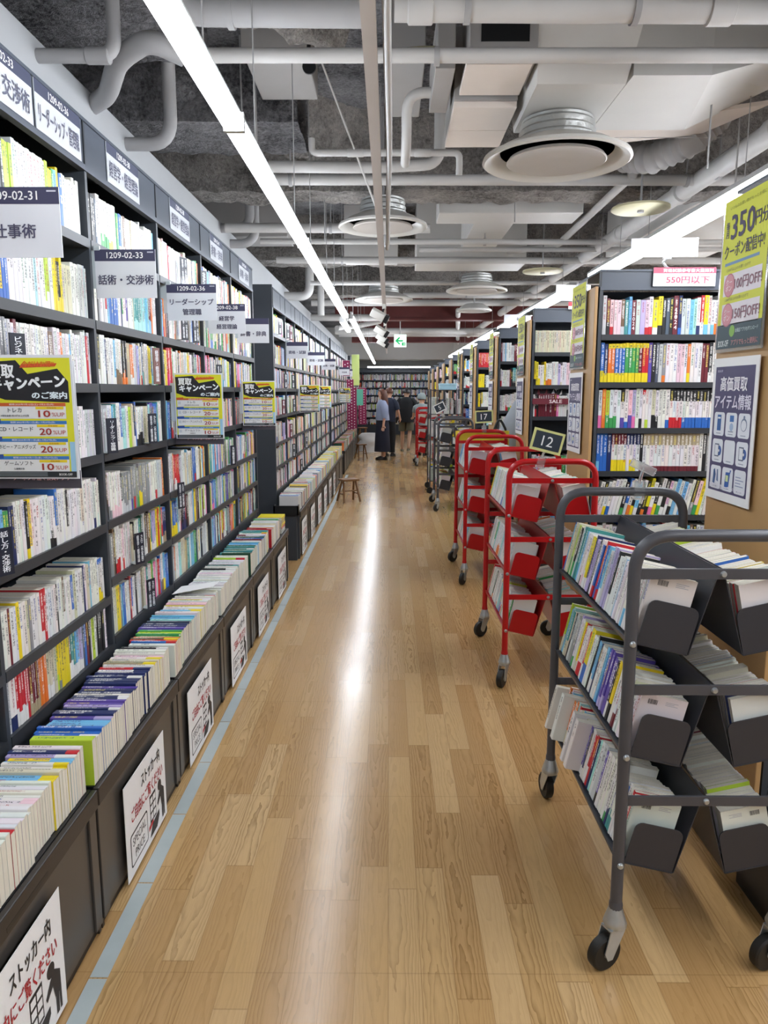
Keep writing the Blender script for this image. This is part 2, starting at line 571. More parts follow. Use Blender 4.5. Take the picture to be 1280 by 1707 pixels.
def book_geo(r):
    """cover faces and page faces of one book in its own frame: x thickness, y inward from the spine, z up"""
    t, H, D = r['t'], r['H'], r['D']
    h = t / 2; e = min(.0018, t * .16)
    rnd = random.Random(r['seed'])
    base = srgb(PAL[r['c']][1]); base = tuple(x * (1 + rnd.uniform(-.08, .06)) for x in base)
    cuts = [(0, H, base)]
    if r['low']:
        lh = r['lf'] * H; cuts = [(0, lh, srgb(PAL[r['low']][1])), (lh, H, base)]
    if r['top']:
        z0, z1, cc = cuts.pop(); zt = H * r.get('tf', .86)
        cuts += [(z0, zt, cc), (zt, H, srgb(PAL[r['top']][1]))]
    prof = [(-h, e), (-h + e, 0), (h - e, 0), (h, e)]
    V, Fc, C, T, X, UV = [], [], [], [], [], []
    def quad(p, c, tcol, tx, uv):
        o = len(V); V.extend(p); Fc.append((o, o + 1, o + 2, o + 3)); C.append(c); T.append(tcol); X.append(tx); UV.append(uv)
    hw = max(.0022, min(.0052, t * rnd.uniform(.2, .3)))
    t1 = H * rnd.uniform(.35, .85)
    for z0, z1, c in cuts:
        dk = lum(c) < .33
        tc = (.85, .84, .8) if dk else rnd.choice([(.03, .03, .04)] * 6 + [(.35, .03, .04), (.04, .07, .3), (.05, .2, .1)])
        if dk and rnd.random() < .2: tc = (.75, .62, .12)
        for (xa, ya), (xb, yb) in zip(prof, prof[1:]):
            quad([(xa, ya, z0), (xb, yb, z0), (xb, yb, z1), (xa, ya, z1)], c, tc, (hw, t1, r['seed']),
                 [(xa, H - z0), (xb, H - z0), (xb, H - z1), (xa, H - z1)])
        nt = (0, 0, 0)
        quad([(-h, D, z0), (-h, e, z0), (-h, e, z1), (-h, D, z1)], c, c, nt, [(1, 0)] * 4)
        quad([(h, e, z0), (h, D, z0), (h, D, z1), (h, e, z1)], c, c, nt, [(1, 0)] * 4)
    for zz in (0, H):       # the rim of the folded cover at head and tail
        c = cuts[0][2] if zz == 0 else cuts[-1][2]
        rim = [(-h, e, zz), (-h + e, 0, zz), (h - e, 0, zz), (h, e, zz)]
        quad(rim if zz else rim[::-1], c, c, (0, 0, 0), [(1, 0)] * 4)
    nc = len(Fc)
    pg = srgb('e3ddcd'); k = rnd.uniform(.9, 1.06); pg = tuple(x * k for x in pg)
    d, q = .0007, .0009
    p0, p1, y0, y1, z0, z1 = -h + d, h - d, e, D - .001, q * .4, H - q * .4
    for p, uv in (([(p0, y0, z1), (p1, y0, z1), (p1, y1, z1), (p0, y1, z1)], 1), ([(p0, y1, z0), (p1, y1, z0), (p1, y0, z0), (p0, y0, z0)], 1),
                  ([(p1, y1, z0), (p0, y1, z0), (p0, y1, z1), (p1, y1, z1)], 2)):
        quad(p, pg, pg, (0, 0, 0), [(a[0] + r['seed'], a[1] if uv == 1 else a[2]) for a in p])
    return V, Fc, C, T, X, UV, nc

def attrs(me, C, T, X, UV):
    n = len(me.loops)
    a = np.ones((n, 4), np.float32); a[:, :3] = np.repeat(np.array(C, np.float32), 4, 0)
    me.attributes.new('Col', 'FLOAT_COLOR', 'CORNER').data.foreach_set('color', a.ravel())
    a = np.ones((n, 4), np.float32); a[:, :3] = np.repeat(np.array(T, np.float32), 4, 0)
    me.attributes.new('TCol', 'FLOAT_COLOR', 'CORNER').data.foreach_set('color', a.ravel())
    me.attributes.new('Tx', 'FLOAT_VECTOR', 'CORNER').data.foreach_set('vector', np.repeat(np.array(X, np.float32), 4, 0).ravel())
    me.uv_layers.new(name='UVMap').data.foreach_set('uv', np.array(UV, np.float32).ravel())

def mk_mesh(name, V, Fc, C, T, X, UV, mats, mi=None):
    me = bpy.data.meshes.new(name)
    me.from_pydata(V, [], Fc)
    for m in mats: me.materials.append(MATS[m])
    if mi is not None: me.polygons.foreach_set('material_index', mi)
    attrs(me, C, T, X, UV); me.update()
    return me

ONES = 'zeroth first second third fourth fifth sixth seventh eighth ninth tenth eleventh twelfth thirteenth fourteenth fifteenth sixteenth seventeenth eighteenth nineteenth'.split()
TENS = {2: ('twentieth', 'twenty'), 3: ('thirtieth', 'thirty'), 4: ('fortieth', 'forty'), 5: ('fiftieth', 'fifty'), 6: ('sixtieth', 'sixty'), 7: ('seventieth', 'seventy')}
def ordinal(n):
    if n < 20: return ONES[n]
    a, b = divmod(n, 10)
    return TENS[a][0] if b == 0 else TENS[a][1] + '-' + ONES[b]

# projection of a world point (for deciding which books show largest)
CM = Matrix.Translation(cam.location) @ cam.rotation_euler.to_matrix().to_4x4()
CI = CM.inverted()
def proj(p):
    q = CI @ Vector(p)
    if q.z > -.05: return None
    return (640 + F_PX * q.x / -q.z, 853.5 - F_PX * q.y / -q.z)
def shown_area(r):
    tot = 0
    M = Matrix((r['A'], r['B'], r['U'])).transposed()
    t, H, D = r['t'] / 2, r['H'], r['D']
    eye = Vector(cam.location)
    for pts, nrm in (([(-t, 0, 0), (t, 0, 0), (t, 0, H), (-t, 0, H)], -r['B']), ([(-t, 0, 0), (t, 0, 0), (t, D, 0), (-t, D, 0)], -r['U'] * r.get('under', 0)),
                     ([(-t, 0, H), (t, 0, H), (t, D, H), (-t, D, H)], r['U'] * r.get('over', 0))):
        wp = [r['O'] + M @ Vector(p) for p in pts]
        if nrm.dot(eye - wp[0]) <= 0: continue
        q = [proj(p) for p in wp]
        if any(x is None for x in q): continue
        q = [(min(max(a, 0), 1280), min(max(b, 0), 1707)) for a, b in q]
        tot += abs(sum(q[i][0] * q[(i + 1) % 4][1] - q[(i + 1) % 4][0] * q[i][1] for i in range(4))) / 2
    return tot * r.get('vis', 1.)

N_SINGLE = 300
def emit_books():
    for r in RECS: r['area'] = shown_area(r)
    order = sorted(range(len(RECS)), key=lambda i: -RECS[i]['area'])
    single = set(order[:N_SINGLE])
    V, Fc, C, T, X, UV, MI = [], [], [], [], [], [], []
    for i, r in enumerate(RECS):
        v, f, c, t, x, uv, nc = book_geo(r)
        M = Matrix((r['A'], r['B'], r['U'])).transposed()
        if i in single:
            me = mk_mesh('book', v[:nc * 4], f[:nc], c[:nc], t[:nc], x[:nc], sum(uv[:nc], []), ['book_cover'])
            o = bpy.data.objects.new('book', me); COL.objects.link(o)
            o.matrix_world = Matrix.Translation(r['O']) @ M.to_4x4()
            k = len(f) - nc
            mp = mk_mesh('page_block', v[nc * 4:], [tuple(a - nc * 4 for a in q) for q in f[nc:]], c[nc:], t[nc:], x[nc:], sum(uv[nc:], []), ['book_pages'])
            p = bpy.data.objects.new('page_block', mp); COL.objects.link(p); p.parent = o
            s = SHELF[r['key']]
            n = (r['i'] + 1) if s['end'][0] == '+' else (r['n'] - r['i'])
            band = ''
            if r['low'] and r['low'] != r['c']: band = '%s-banded ' % PAL[r['low']][0]
            tag(o, '%s %spaperback, %s from %s, %s' % (PAL[r['c']][0], band, ordinal(n), s['end'][1:], s['desc']), 'book', s['group'])
            if r.get('bar'):
                mb = MB(); x = r['t'] / 2 * (1 if r['bar'] < 0 else -1); x += .0006 * (1 if r['bar'] < 0 else -1)
                rr = random.Random(r['seed']); y = .022
                while y < .048:
                    w_ = rr.choice((.0008, .0014, .002)); mb.add([(x, y, r['H'] * .84), (x, y + w_, r['H'] * .84), (x, y + w_, r['H'] * .92), (x, y, r['H'] * .92)], [(0, 1, 2, 3)], '33333a'); y += w_ + .0012
                for k_ in range(3): mb.add([(x, .07, r['H'] * (.86 + .025 * k_)), (x, .105 - .01 * (k_ == 1), r['H'] * (.86 + .025 * k_)), (x, .105 - .01 * (k_ == 1), r['H'] * (.868 + .025 * k_)), (x, .07, r['H'] * (.868 + .025 * k_))], [(0, 1, 2, 3)], 'a9a9b4')
                mb.build('barcode', o, smooth=False)
            for body, cv, h, colr in r.get('txt', []):
                vs, fs = text_mesh(body, .02)
                x0, x1 = min(q[0] for q in vs), max(q[0] for q in vs); y0, y1 = min(q[1] for q in vs), max(q[1] for q in vs)
                kx = r['t'] * .6 / (x1 - x0); ky = h * r['H'] / (y1 - y0)
                MB().add([((q[0] - (x0 + x1) / 2) * kx, -.0006 - q[2] * .00008, cv * r['H'] + (q[1] - (y0 + y1) / 2) * ky) for q in vs], fs, colr).build('lettering', o, smooth=False)
            continue
        b = len(V)
        P = np.array(v) @ np.array(M).T + np.array(r['O'])
        V.extend(map(tuple, P.tolist()))
        Fc.extend(tuple(a + b for a in q) for q in f)
        C += c; T += t; X += x
        for q in uv: UV.extend(q)
        MI += [0] * nc + [1] * (len(f) - nc)
    me = mk_mesh('shelved_books', V, Fc, C, T, X, UV, ['book_cover', 'book_pages'], MI)
    o = bpy.data.objects.new('shelved_books', me); COL.objects.link(o)
    tag(o, 'the many smaller books filling the farther shelves, carts and stockers', 'books', 'books', 'stuff')
    print('books', len(RECS), 'single', len(single), 'smallest single', RECS[order[N_SINGLE - 1]]['area'])

# ================================================================== THE SETTING
def struct(o):
    o['kind'] = 'structure'; return o
struct(B(-3.4, 5.2, -2.5, 29.6, -.1, 0, 'oak_floor').build('floor', smooth=False))
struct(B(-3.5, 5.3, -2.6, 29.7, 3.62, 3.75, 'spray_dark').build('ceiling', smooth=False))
struct(B(-1.52, -1.45, -2.5, 29.0, 0, 3.03, 'grey_wall').build('wall_left', smooth=False))
struct(B(5.2, 5.3, -2.6, 29.7, 0, 3.7, 'white_wall').build('wall_right', smooth=False))
struct(B(-3.5, 5.3, 29.0, 29.1, 0, 3.7, 'white_wall').build('wall_back', smooth=False))
struct(B(-3.5, 5.3, -2.6, -2.5, 0, 3.7, 'white_wall').build('wall_front', smooth=False))
struct(B(-3.5, -3.4, -2.6, 29.1, 0, 3.7, 'white_wall').build('wall_left_outer', smooth=False))

# grey marking tape along the stockers, laid in short lengths
for i in range(34):
    y0 = .6 + i * .4
    if y0 < 14:
        o = B(-.825, -.775, y0, y0 + .394, .0, .0012, 'tape_grey').build('floor_tape', smooth=False)
        tag(o, 'grey strip of marking tape on the floor along the stockers', 'tape', 'floor tape strips')

# ------------------------------------------------------------------ ceiling: beams, pipes, ducts, lamps
def lumpy_beam(x0, x1, y0, y1, z0, z1, m, name='sprayed_beam', amp=.035, step=.05):
    """beam coated in sprayed insulation: the skin is really lumpy"""
    mb = MB()
    prof = []
    def seg(a, b):
        n = max(1, int((Vector(b) - Vector(a)).length / step))
        for k in range(n): prof.append((a[0] + (b[0] - a[0]) * k / n, a[1] + (b[1] - a[1]) * k / n))
    seg((y1, z1), (y1, z0)); seg((y1, z0), (y0, z0)); seg((y0, z0), (y0, z1)); prof.append((y0, z1))
    n = max(2, int((x1 - x0) / step)); k = len(prof)
    cy, cz = (y0 + y1) / 2, (z0 + z1) / 2
    for i in range(n + 1):
        x = x0 + (x1 - x0) * i / n
        for y, z in prof:
            d = (mnoise.noise((x * 5, y * 5, z * 5)) + .7 * mnoise.noise((x * 14, y * 14, z * 14))) * amp
            v = Vector((0, y - cy, (z - cz))).normalized()
            mb.v.append((x, y + v.y * d, z + v.z * d))
    for i in range(n):
        for j in range(k - 1):
            mb.f.append((i * k + j, (i + 1) * k + j, (i + 1) * k + j + 1, i * k + j + 1)); mb.m.append(0)
    mb.names = [m]
    return mb.build(name)

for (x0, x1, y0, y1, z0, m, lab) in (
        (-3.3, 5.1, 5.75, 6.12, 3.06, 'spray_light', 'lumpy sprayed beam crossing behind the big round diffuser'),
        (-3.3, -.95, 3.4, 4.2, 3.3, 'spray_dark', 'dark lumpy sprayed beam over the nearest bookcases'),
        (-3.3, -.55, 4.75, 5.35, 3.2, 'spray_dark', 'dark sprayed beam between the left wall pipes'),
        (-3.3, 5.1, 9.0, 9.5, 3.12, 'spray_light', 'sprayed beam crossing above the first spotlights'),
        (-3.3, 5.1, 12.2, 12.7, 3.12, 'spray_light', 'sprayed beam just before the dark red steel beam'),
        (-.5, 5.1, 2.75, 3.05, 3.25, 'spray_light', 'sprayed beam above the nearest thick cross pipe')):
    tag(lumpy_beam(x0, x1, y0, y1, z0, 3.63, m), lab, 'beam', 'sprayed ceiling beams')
# sloping sprayed haunch between the left lamp line and the middle raceway
hb = MB()
for i, (a, b) in enumerate((((-1.0, 3.5), (-.25, 4.0)), ((-1.25, 5.1), (-.05, 6.2)))):
    n = 36; base = len(hb.v)
    for k in range(n + 1):
        t = k / n
        for j in range(9):
            s = j / 8 - .5
            x = a[0] + (b[0] - a[0]) * t; y = a[1] + (b[1] - a[1]) * t
            px, py = -(b[1] - a[1]), (b[0] - a[0]); L = math.hypot(px, py)
            q = (x + px / L * s * .45, y + py / L * s * .45)
            z = 3.62 - .36 * math.cos(s * math.pi) + .05 * (mnoise.noise((q[0] * 8, q[1] * 8, 1)) + .6 * mnoise.noise((q[0] * 20, q[1] * 20, 3)))
            hb.v.append((q[0], q[1], z))
    for k in range(n):
        for j in range(8):
            c = base + k * 9 + j
            hb.f.append((c, c + 9, c + 10, c + 1)); hb.m.append(0)
    hb.names = ['spray_light']
    o = hb.build('sprayed_brace')
    tag(o, ('sprayed diagonal brace nearer the camera, under the thin cross pipe', 'sprayed diagonal brace running up to the second diffuser')[i], 'brace', 'sprayed diagonal braces')
    hb = MB()

def pipe(path, r, label, m='paint_pipe', joints=(), n=14, fr=.12, name='ceiling_pipe', hang=(), cat='pipe'):
    pts = fillet(path, fr)
    o = MB().tube(pts, r, m, n).build(name)
    tag(o, label, cat, 'pipes under the ceiling' if cat == 'pipe' else None)
    for p, ax in joints:
        MB().lathe([(r * 1.02, -.05), (r * 1.17, -.045), (r * 1.17, .045), (r * 1.02, .05)], m, p, ax, 16).build('coupling', o)
    for x, y, z in hang:
        MB().tube([(x, y, z), (x, y, 3.64)], .006, 'paint_pipe_dull', 6).lathe([(r + .003, -.012), (r + .008, -.012), (r + .008, .012), (r + .003, .012)], 'paint_pipe_dull', (x, y, z), 0, 14).build('hanger', o)
    return o
pipe([(.02, 3.12, 3.06), (4.9, 3.2, 3.06)], .051, 'thick cross pipe with couplings nearest the camera, right of raceway', joints=[((.12, 3.121, 3.06), 0), ((1.28, 3.14, 3.06), 0), ((1.62, 3.146, 3.06), 0)], hang=[(.3, 3.124, 3.06), (.95, 3.135, 3.06)])
pipe([(1.55, 3.3, 3.63), (1.5, 3.15, 3.4), (1.46, 3.143, 3.08)], .045, 'short branch pipe dropping into the thick cross pipe', fr=.1)
pipe([(-.82, 3.0, 3.63), (-.82, 3.05, 3.02), (-.05, 3.07, 3.02)], .055, 'thick cross pipe nearest the camera, left of the raceway', 'paint_pipe_dull', hang=[(-.6, 3.06, 3.02)])
pipe([(-.86, 3.36, 2.99), (4.9, 3.42, 3.0)], .029, 'thinner cross pipe just under the thick one', hang=[(.2, 3.375, 2.99), (2.2, 3.39, 3.)])
pipe([(-.86, 3.36, 2.99), (-.98, 3.28, 3.02), (-1.16, 3.42, 3.0), (-1.34, 3.78, 2.99), (-1.46, 3.9, 2.99)], .044, 'bulky bent pipe coming off the left wall', 'paint_pipe_dull', fr=.1)
pipe([(-1.46, 3.3, 2.965), (-1.13, 3.3, 2.965), (-1.13, 3.3, 3.63)], .028, 'nearest elbow pipe from the left wall, bent upwards', 'paint_pipe_dull', joints=[((-1.2, 3.3, 2.965), 0)], fr=.07)
pipe([(-1.46, 4.34, 2.945), (-1.2, 4.34, 2.945), (-1.19, 4.3, 3.3), (-1.1, 4.0, 3.6)], .036, 'second elbow pipe from the left wall, bent upwards', 'paint_pipe_dull', fr=.14)
pipe([(-1.46, 6.68, 2.99), (-1.2, 6.68, 2.99), (-1.2, 6.68, 3.63)], .04, 'third elbow pipe from the left wall, bent upwards', 'paint_pipe_dull', fr=.12)
pipe([(-1.46, 7.05, 2.93), (-1.3, 7.05, 2.93), (-1.22, 7.05, 3.0), (-1.22, 7.05, 3.63)], .04, 'slim elbow pipe close behind the third wall elbow', 'paint_pipe_dull', fr=.1)
pipe([(-1.46, 10.6, 2.9), (-1.1, 10.6, 2.9), (-1.1, 10.6, 3.63)], .06, 'elbow pipe above the second bookcase block', fr=.14)
pipe([(-1.0, 11.2, 2.7), (-1.0, 11.2, 3.63)], .05, 'upright pipe near the far wall elbow, above second block', fr=.14)
pipe([(-.46, 4.68, 3.08), (-.46, 4.68, 3.0), (.42, 4.68, 3.0), (.42, 4.7, 2.88)], .02, 'slim pipe with an elbow at each end beside the raceway', joints=[((-.2, 4.68, 3.0), 0), ((.2, 4.68, 3.0), 0)], fr=.04)
pipe([(-.76, 4.95, 3.0), (-.1, 4.97, 3.0), (.32, 4.97, 3.02), (.32, 4.97, 3.5), (.5, 4.97, 3.5)], .036, 'cross pipe bending up beside the fan unit', fr=.1)
pipe([(-.8, 5.24, 3.0), (4.9, 5.3, 3.0)], .036, 'long cross pipe passing under the big round diffuser', hang=[(-.66, 5.24, 3.), (2.0, 5.27, 3.)])
pipe([(-1.4, 6.62, 2.98), (.35, 6.66, 2.98)], .04, 'cross pipe directly behind the second diffuser', hang=[(-.5, 6.63, 2.98)])
pipe([(-1.2, 7.2, 2.98), (4.9, 7.3, 2.98)], .026, 'thin cross pipe behind the sprayed beam', hang=[(.9, 7.25, 2.98)])
pipe([(.3, 7.62, 2.98), (4.9, 7.62, 2.98)], .024, 'thin cross pipe alongside another thin pipe at mid ceiling')
pipe([(-1.2, 8.2, 2.98), (4.9, 8.3, 2.98)], .036, 'mid-thick cross pipe ahead of the first spotlight', hang=[(-.5, 8.22, 2.98)])
pipe([(-1.0, 9.75, 2.96), (4.9, 9.75, 2.96)], .028, 'straight strut pipe crossing at the first spotlight', hang=[(.9, 9.75, 2.96)])
pipe([(.2, 10.9, 2.95), (4.9, 10.9, 2.95)], .04, 'cross pipe behind the far diffusers', hang=[(1.1, 10.9, 2.95)])
pipe([(-1.2, 11.8, 2.95), (4.9, 11.8, 2.95)], .05, 'cross pipe ahead of the dark red steel beam')
pipe([(-1.4, 13.6, 2.9), (.0, 13.6, 2.9)], .06, 'left cross pipe under the dark red steel beam')
pipe([(-1.2, 16.9, 2.92), (4.9, 16.9, 2.92)], .07, 'thick cross pipe above the green exit sign')
pipe([(-1.2, 18.2, 2.95), (4.9, 18.2, 2.95)], .06, 'farther cross pipe behind the green exit sign')
pipe([(2.1, 2.0, 3.0), (2.1, 4.45, 3.0), (2.06, 12.5, 3.02), (2.1, 20., 3.05)], .062, 'long white pipe running away from the camera at right', joints=[((2.1, 4.3, 3.0), 1), ((2.09, 5.6, 3.0), 1), ((2.085, 7.0, 3.), 1)], hang=[(2.1, 5.0, 3.0), (2.08, 8.5, 3.02)])
pipe([(1.62, 5.2, 3.02), (1.66, 7.6, 3.02), (1.3, 8.4, 3.1)], .03, 'slanting slim pipe beside the cream disc', fr=.05)
pipe([(1.2, 13.2, 2.98), (2.0, 22, 2.98)], .045, 'slanting pipe far beyond the red beam')
pipe([(-1.0, 14.6, 2.8), (-.6, 15.8, 2.95), (-.2, 16.6, 3.1)], .05, 'short slanting pipe over the third bookcase block', fr=.05)

def hanging_rod(x, y, z, label):
    tag(MB().tube([(x, y, z), (x, y, 3.64)], .005, 'paint_pipe_dull', 6).build('hanger_rod'), label, 'rod', 'thin hanger rods')
for x, y, z, l in ((-.86, 4.62, 2.95, 'left of a pair of thin hanger rods left of the slim elbowed pipe'), (-.78, 4.64, 2.95, 'right of a pair of thin hanger rods left of the slim elbowed pipe'),
                   (-.5, 6.02, 2.75, 'thin hanger rod left of the second round diffuser'), (1.62, 4.0, 2.72, 'thin hanger rod in front of the ribbed flexible duct'), (.98, 6.05, 2.9, 'thin hanger rod behind the largest diffuser'), (1.9, 4.3, 2.66, 'thin rod holding the right-hand lamp run')):
    hanging_rod(x, y, z, l)
tag(MB().tube([(-.47, 4.2, 3.6), (-.045, 4.95, 2.66)], .006, 'paint_pipe', 6).build('stay_rod'), 'thin slanting stay rod running down to the raceway', 'rod')
ring = MB().lathe([(.022, -.006), (.034, -.006), (.034, .006), (.022, .006)], 'black_plastic', (-.4, 4.0, 3.2), 1, 18).tube([(-.4, 4.0, 3.23), (-.4, 4.0, 3.64)], .01, 'black_plastic', 8)
tag(ring.build('hook_ring'), 'small black ring hanging above the slim elbowed pipe', 'hook')

# middle raceway with its cable
mr = empty('cable_raceway', (0, 6, 2.6)); tag(mr, 'long tan raceway running down the middle of the ceiling', 'raceway')
MB().box(-.078, -.036, -8.5, 3.2, 0, .045, 'raceway').box(-.082, -.032, 3.2, 3.35, -.003, .048, 'raceway').box(-.078, -.036, 3.35, 14.4, 0, .045, 'raceway').build('channel', mr, smooth=False)
for y in (-3, -.7, 1.8, 4.2, 6.6, 9., 11.4):
    MB().tube([(-.057, y, .04), (-.057, y, 1.03)], .005, 'paint_pipe_dull', 6).build('hanger', mr)
pts = [(-.003 + .004 * math.sin(y * 2.3), y, 2.62 + .004 * math.sin(y * 1.7)) for y in np.arange(-2, 5.4, .2)] + [(-.012, 5.7, 2.64), (-.03, 5.95, 2.72), (-.04, 6.05, 2.9), (-.04, 6.05, 3.1)]
tag(MB().tube(pts, .0135, 'cable_white', 10).build('cable'), 'pale cable beside the middle raceway, rising behind the second diffuser', 'cable')

# round air diffusers
def diffuser(x, y, z, D, label, neck=True):
    o = empty('air_diffuser', (x, y, z)); tag(o, label, 'diffuser', 'round ceiling diffusers')
    r = D / 2
    MB().lathe([(r * .76, .04), (r * .82, .014), (r * .9, -.004), (r * .97, -.014), (r, -.006), (r * .985, .01), (r * .9, .022), (r * .78, .05), (r * .6, .075), (r * .5, .09)], 'diffuser_white', n=48).build('outer_cone', o)
    MB().lathe([(.0, .01), (r * .3, .006), (r * .58, -.006), (r * .655, -.013), (r * .67, -.009), (r * .64, .008), (r * .3, .028), (0, .036)], 'diffuser_inner', n=48).build('inner_disc', o)
    MB().lathe([(r * .76, .04), (r * .66, .05), (r * .5, .085)], 'black_plastic', n=48).build('dark_throat', o)
    MB().tube([(0, 0, .03), (0, 0, 3.64 - z)], .012, 'paint_pipe_dull', 8).build('hanger', o)
    if neck:
        prof = [(r * (.52 - .004 * k) + .004 * math.sin(k * 2.1), .085 + k * .011) for k in range(10)]
        MB().lathe(prof, 'foil', n=30).build('foil_neck', o)
    return o
diffuser(.865, 4.07, 2.78, .76, 'largest round air diffuser, right of the raceway, with foil neck')
diffuser(-.045, 5.72, 2.8, .66, 'second round air diffuser, crossed by the middle raceway')
diffuser(-.36, 2.42, 2.93, .6, 'round air diffuser cut by the top of the photo, by the lamp')
diffuser(1.06, 9.25, 2.8, .74, 'far round diffuser over the grey cart, right of spotlights')
diffuser(-.07, 10.15, 2.8, .78, 'far round diffuser behind the first spotlight')
diffuser(1.22, 10.9, 2.74, .5, 'smallest far round diffuser just behind a larger one', False)
def disk(x, y, z, D, label):
    o = empty('cream_disc', (x, y, z)); tag(o, label, 'disc', 'cream ceiling discs')
    MB().lathe([(0, -.006), (D / 2 - .01, -.006), (D / 2, 0), (D / 2 - .004, .014), (0, .018)], 'disk_cream', n=40).build('plate', o)
    MB().lathe([(.022, -.02), (.022, -.006)], 'paint_pipe_dull', n=14).tube([(0, 0, .015), (0, 0, 3.64 - z)], .007, 'paint_pipe_dull', 6).build('stem', o)
disk(1.67, 5.17, 2.79, .38, 'cream disc under the ceiling, left of the right-hand lamps')
disk(1.54, 7.7, 2.78, .4, 'farther cream disc under the ceiling, above the third row')

# fan unit, plenum and ducts right of the raceway
fu = empty('fan_unit', (.35, 3.5, 2.98)); tag(fu, 'box-shaped fan unit clad in cream boards, left of the duct', 'fan unit')
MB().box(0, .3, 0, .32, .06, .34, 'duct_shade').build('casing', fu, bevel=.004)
MB().box(.05, .26, -.004, .0, .12, .26, 'black_plastic').build('intake', fu)
MB().box(-.01, .28, .02, .36, .035, .06, 'duct_cream').build('front_board', fu, bevel=.002)
MB().box(-.03, .28, .42, .74, .0, .03, 'duct_cream').box(-.03, .28, .745, 1.02, .0, .03, 'duct_cream').build('rear_board', fu, bevel=.002)
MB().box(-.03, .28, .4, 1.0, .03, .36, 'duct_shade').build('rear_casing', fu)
MB().box(-.14, -.05, .12, .66, .06, .26, 'duct_shade').build('side_bracket', fu, bevel=.003)
MB().tube(fillet([(-.05, .16, .14), (-.22, .16, .14), (-.3, .14, .12)], .05), .03, 'disk_cream', 12).build('insulated_hose', fu)
MB().tube(fillet([(-.05, .5, .1), (-.26, .5, .1), (-.26, .6, -.12), (-.26, .9, -.12)], .09), .026, 'paint_pipe', 12).build('drain_hose', fu)
pl = empty('supply_duct', (.64, 3.47, 2.87)); tag(pl, 'wide sheet-metal duct over the largest diffuser, bending right', 'duct')
m = MB()
m.add([(0, 0, .36), (.47, 0, .36), (.43, .14, .1), (.03, .14, .1), (.03, .78, .1), (.43, .78, .1), (.47, .85, .36), (0, .85, .36)],
      [(3, 2, 1, 0), (4, 5, 2, 3), (7, 6, 5, 4), (0, 7, 4, 3), (1, 2, 5, 6)], 'paint_duct')
m.build('plenum_box', pl, smooth=False)
MB().box(-.02, .5, -.03, .02, .34, .62, 'paint_duct').build('plenum_flange', pl, bevel=.003)
m = MB()
m.add([(.45, .1, .12), (.45, .8, .12), (.95, .8, .12), (1.3, .6, .25), (2.3, .5, .25), (2.3, .0, .25), (1.2, .02, .2), (.8, .1, .12),
       (.45, .1, .62), (.45, .8, .62), (.95, .8, .62), (1.3, .6, .62), (2.3, .5, .62), (2.3, .0, .62), (1.2, .02, .62), (.8, .1, .62)],
      [(0, 1, 2, 7), (7, 2, 3, 6), (6, 3, 4, 5), (1, 9, 10, 2), (2, 10, 11, 3), (3, 11, 12, 4), (0, 7, 15, 8), (7, 6, 14, 15), (6, 5, 13, 14), (4, 12, 13, 5), (0, 8, 9, 1)], 'paint_duct')
m.build('branch', pl, smooth=False)
cb = empty('cream_board', (1.07, 4.3, 3.0)); tag(cb, 'pale jointed board under the duct, right of the largest diffuser', 'board')
MB().add([(0, 0, 0), (.9, -.2, .06), (.72, .26, .06), (0, .3, 0), (0, 0, .02), (.9, -.2, .08), (.72, .26, .08), (0, .3, .02)], [(3, 2, 1, 0), (4, 5, 6, 7), (0, 1, 5, 4), (1, 2, 6, 5), (2, 3, 7, 6), (3, 0, 4, 7)], 'duct_cream').build('panel', cb, smooth=False)
MB().box(0, .85, .12, .124, -.002, .001, 'duct_shade').build('seam', cb, smooth=False)
path = [Vector((1.95, 4.35, 3.3)), Vector((1.9, 4.3, 3.14)), Vector((1.78, 4.35, 3.02)), Vector((1.62, 4.55, 2.98)), Vector((1.5, 4.8, 3.06)), Vector((1.45, 4.95, 3.3))]
fp = []
for i in range(len(path) - 1):
    for k in range(14): fp.append(path[i].lerp(path[i + 1], k / 14) + Vector((.0, .28, .03)))
tag(MB().tube(fp, [.085 + (.007 if k % 3 == 0 else -.004) for k in range(len(fp))], 'duct_shade', 22).build('flexible_duct'), 'ribbed flexible duct beside the long white pipe', 'duct')
for (x0, x1, y0, y1, z0, z1, m_, lab) in (
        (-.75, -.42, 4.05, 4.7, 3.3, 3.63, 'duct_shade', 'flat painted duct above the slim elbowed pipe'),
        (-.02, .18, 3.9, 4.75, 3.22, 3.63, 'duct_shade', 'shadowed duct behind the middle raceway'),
        (.4, 1.55, 6.2, 6.58, 3.0, 3.63, 'paint_duct', 'rectangular duct crossing behind the sprayed beam'),
        (.75, 1.1, 6.75, 8.05, 3.06, 3.63, 'paint_duct', 'short rectangular duct running away behind the cross duct'),
        (-.5, .1, 8.55, 8.95, 3.05, 3.63, 'paint_duct', 'small duct box above the first spotlight'),
        (.3, 1.5, 8.4, 8.95, 2.98, 3.63, 'paint_duct', 'wide duct box over the far diffuser'),
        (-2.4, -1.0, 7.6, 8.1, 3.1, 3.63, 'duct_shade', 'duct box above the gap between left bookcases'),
        (2.5, 3.6, 6.3, 8.9, 3.1, 3.63, 'paint_duct', 'long duct over the right-hand rows')):
    tag(B(x0, x1, y0, y1, z0, z1, m_).build('air_duct', bevel=.006), lab, 'duct', 'painted air ducts')
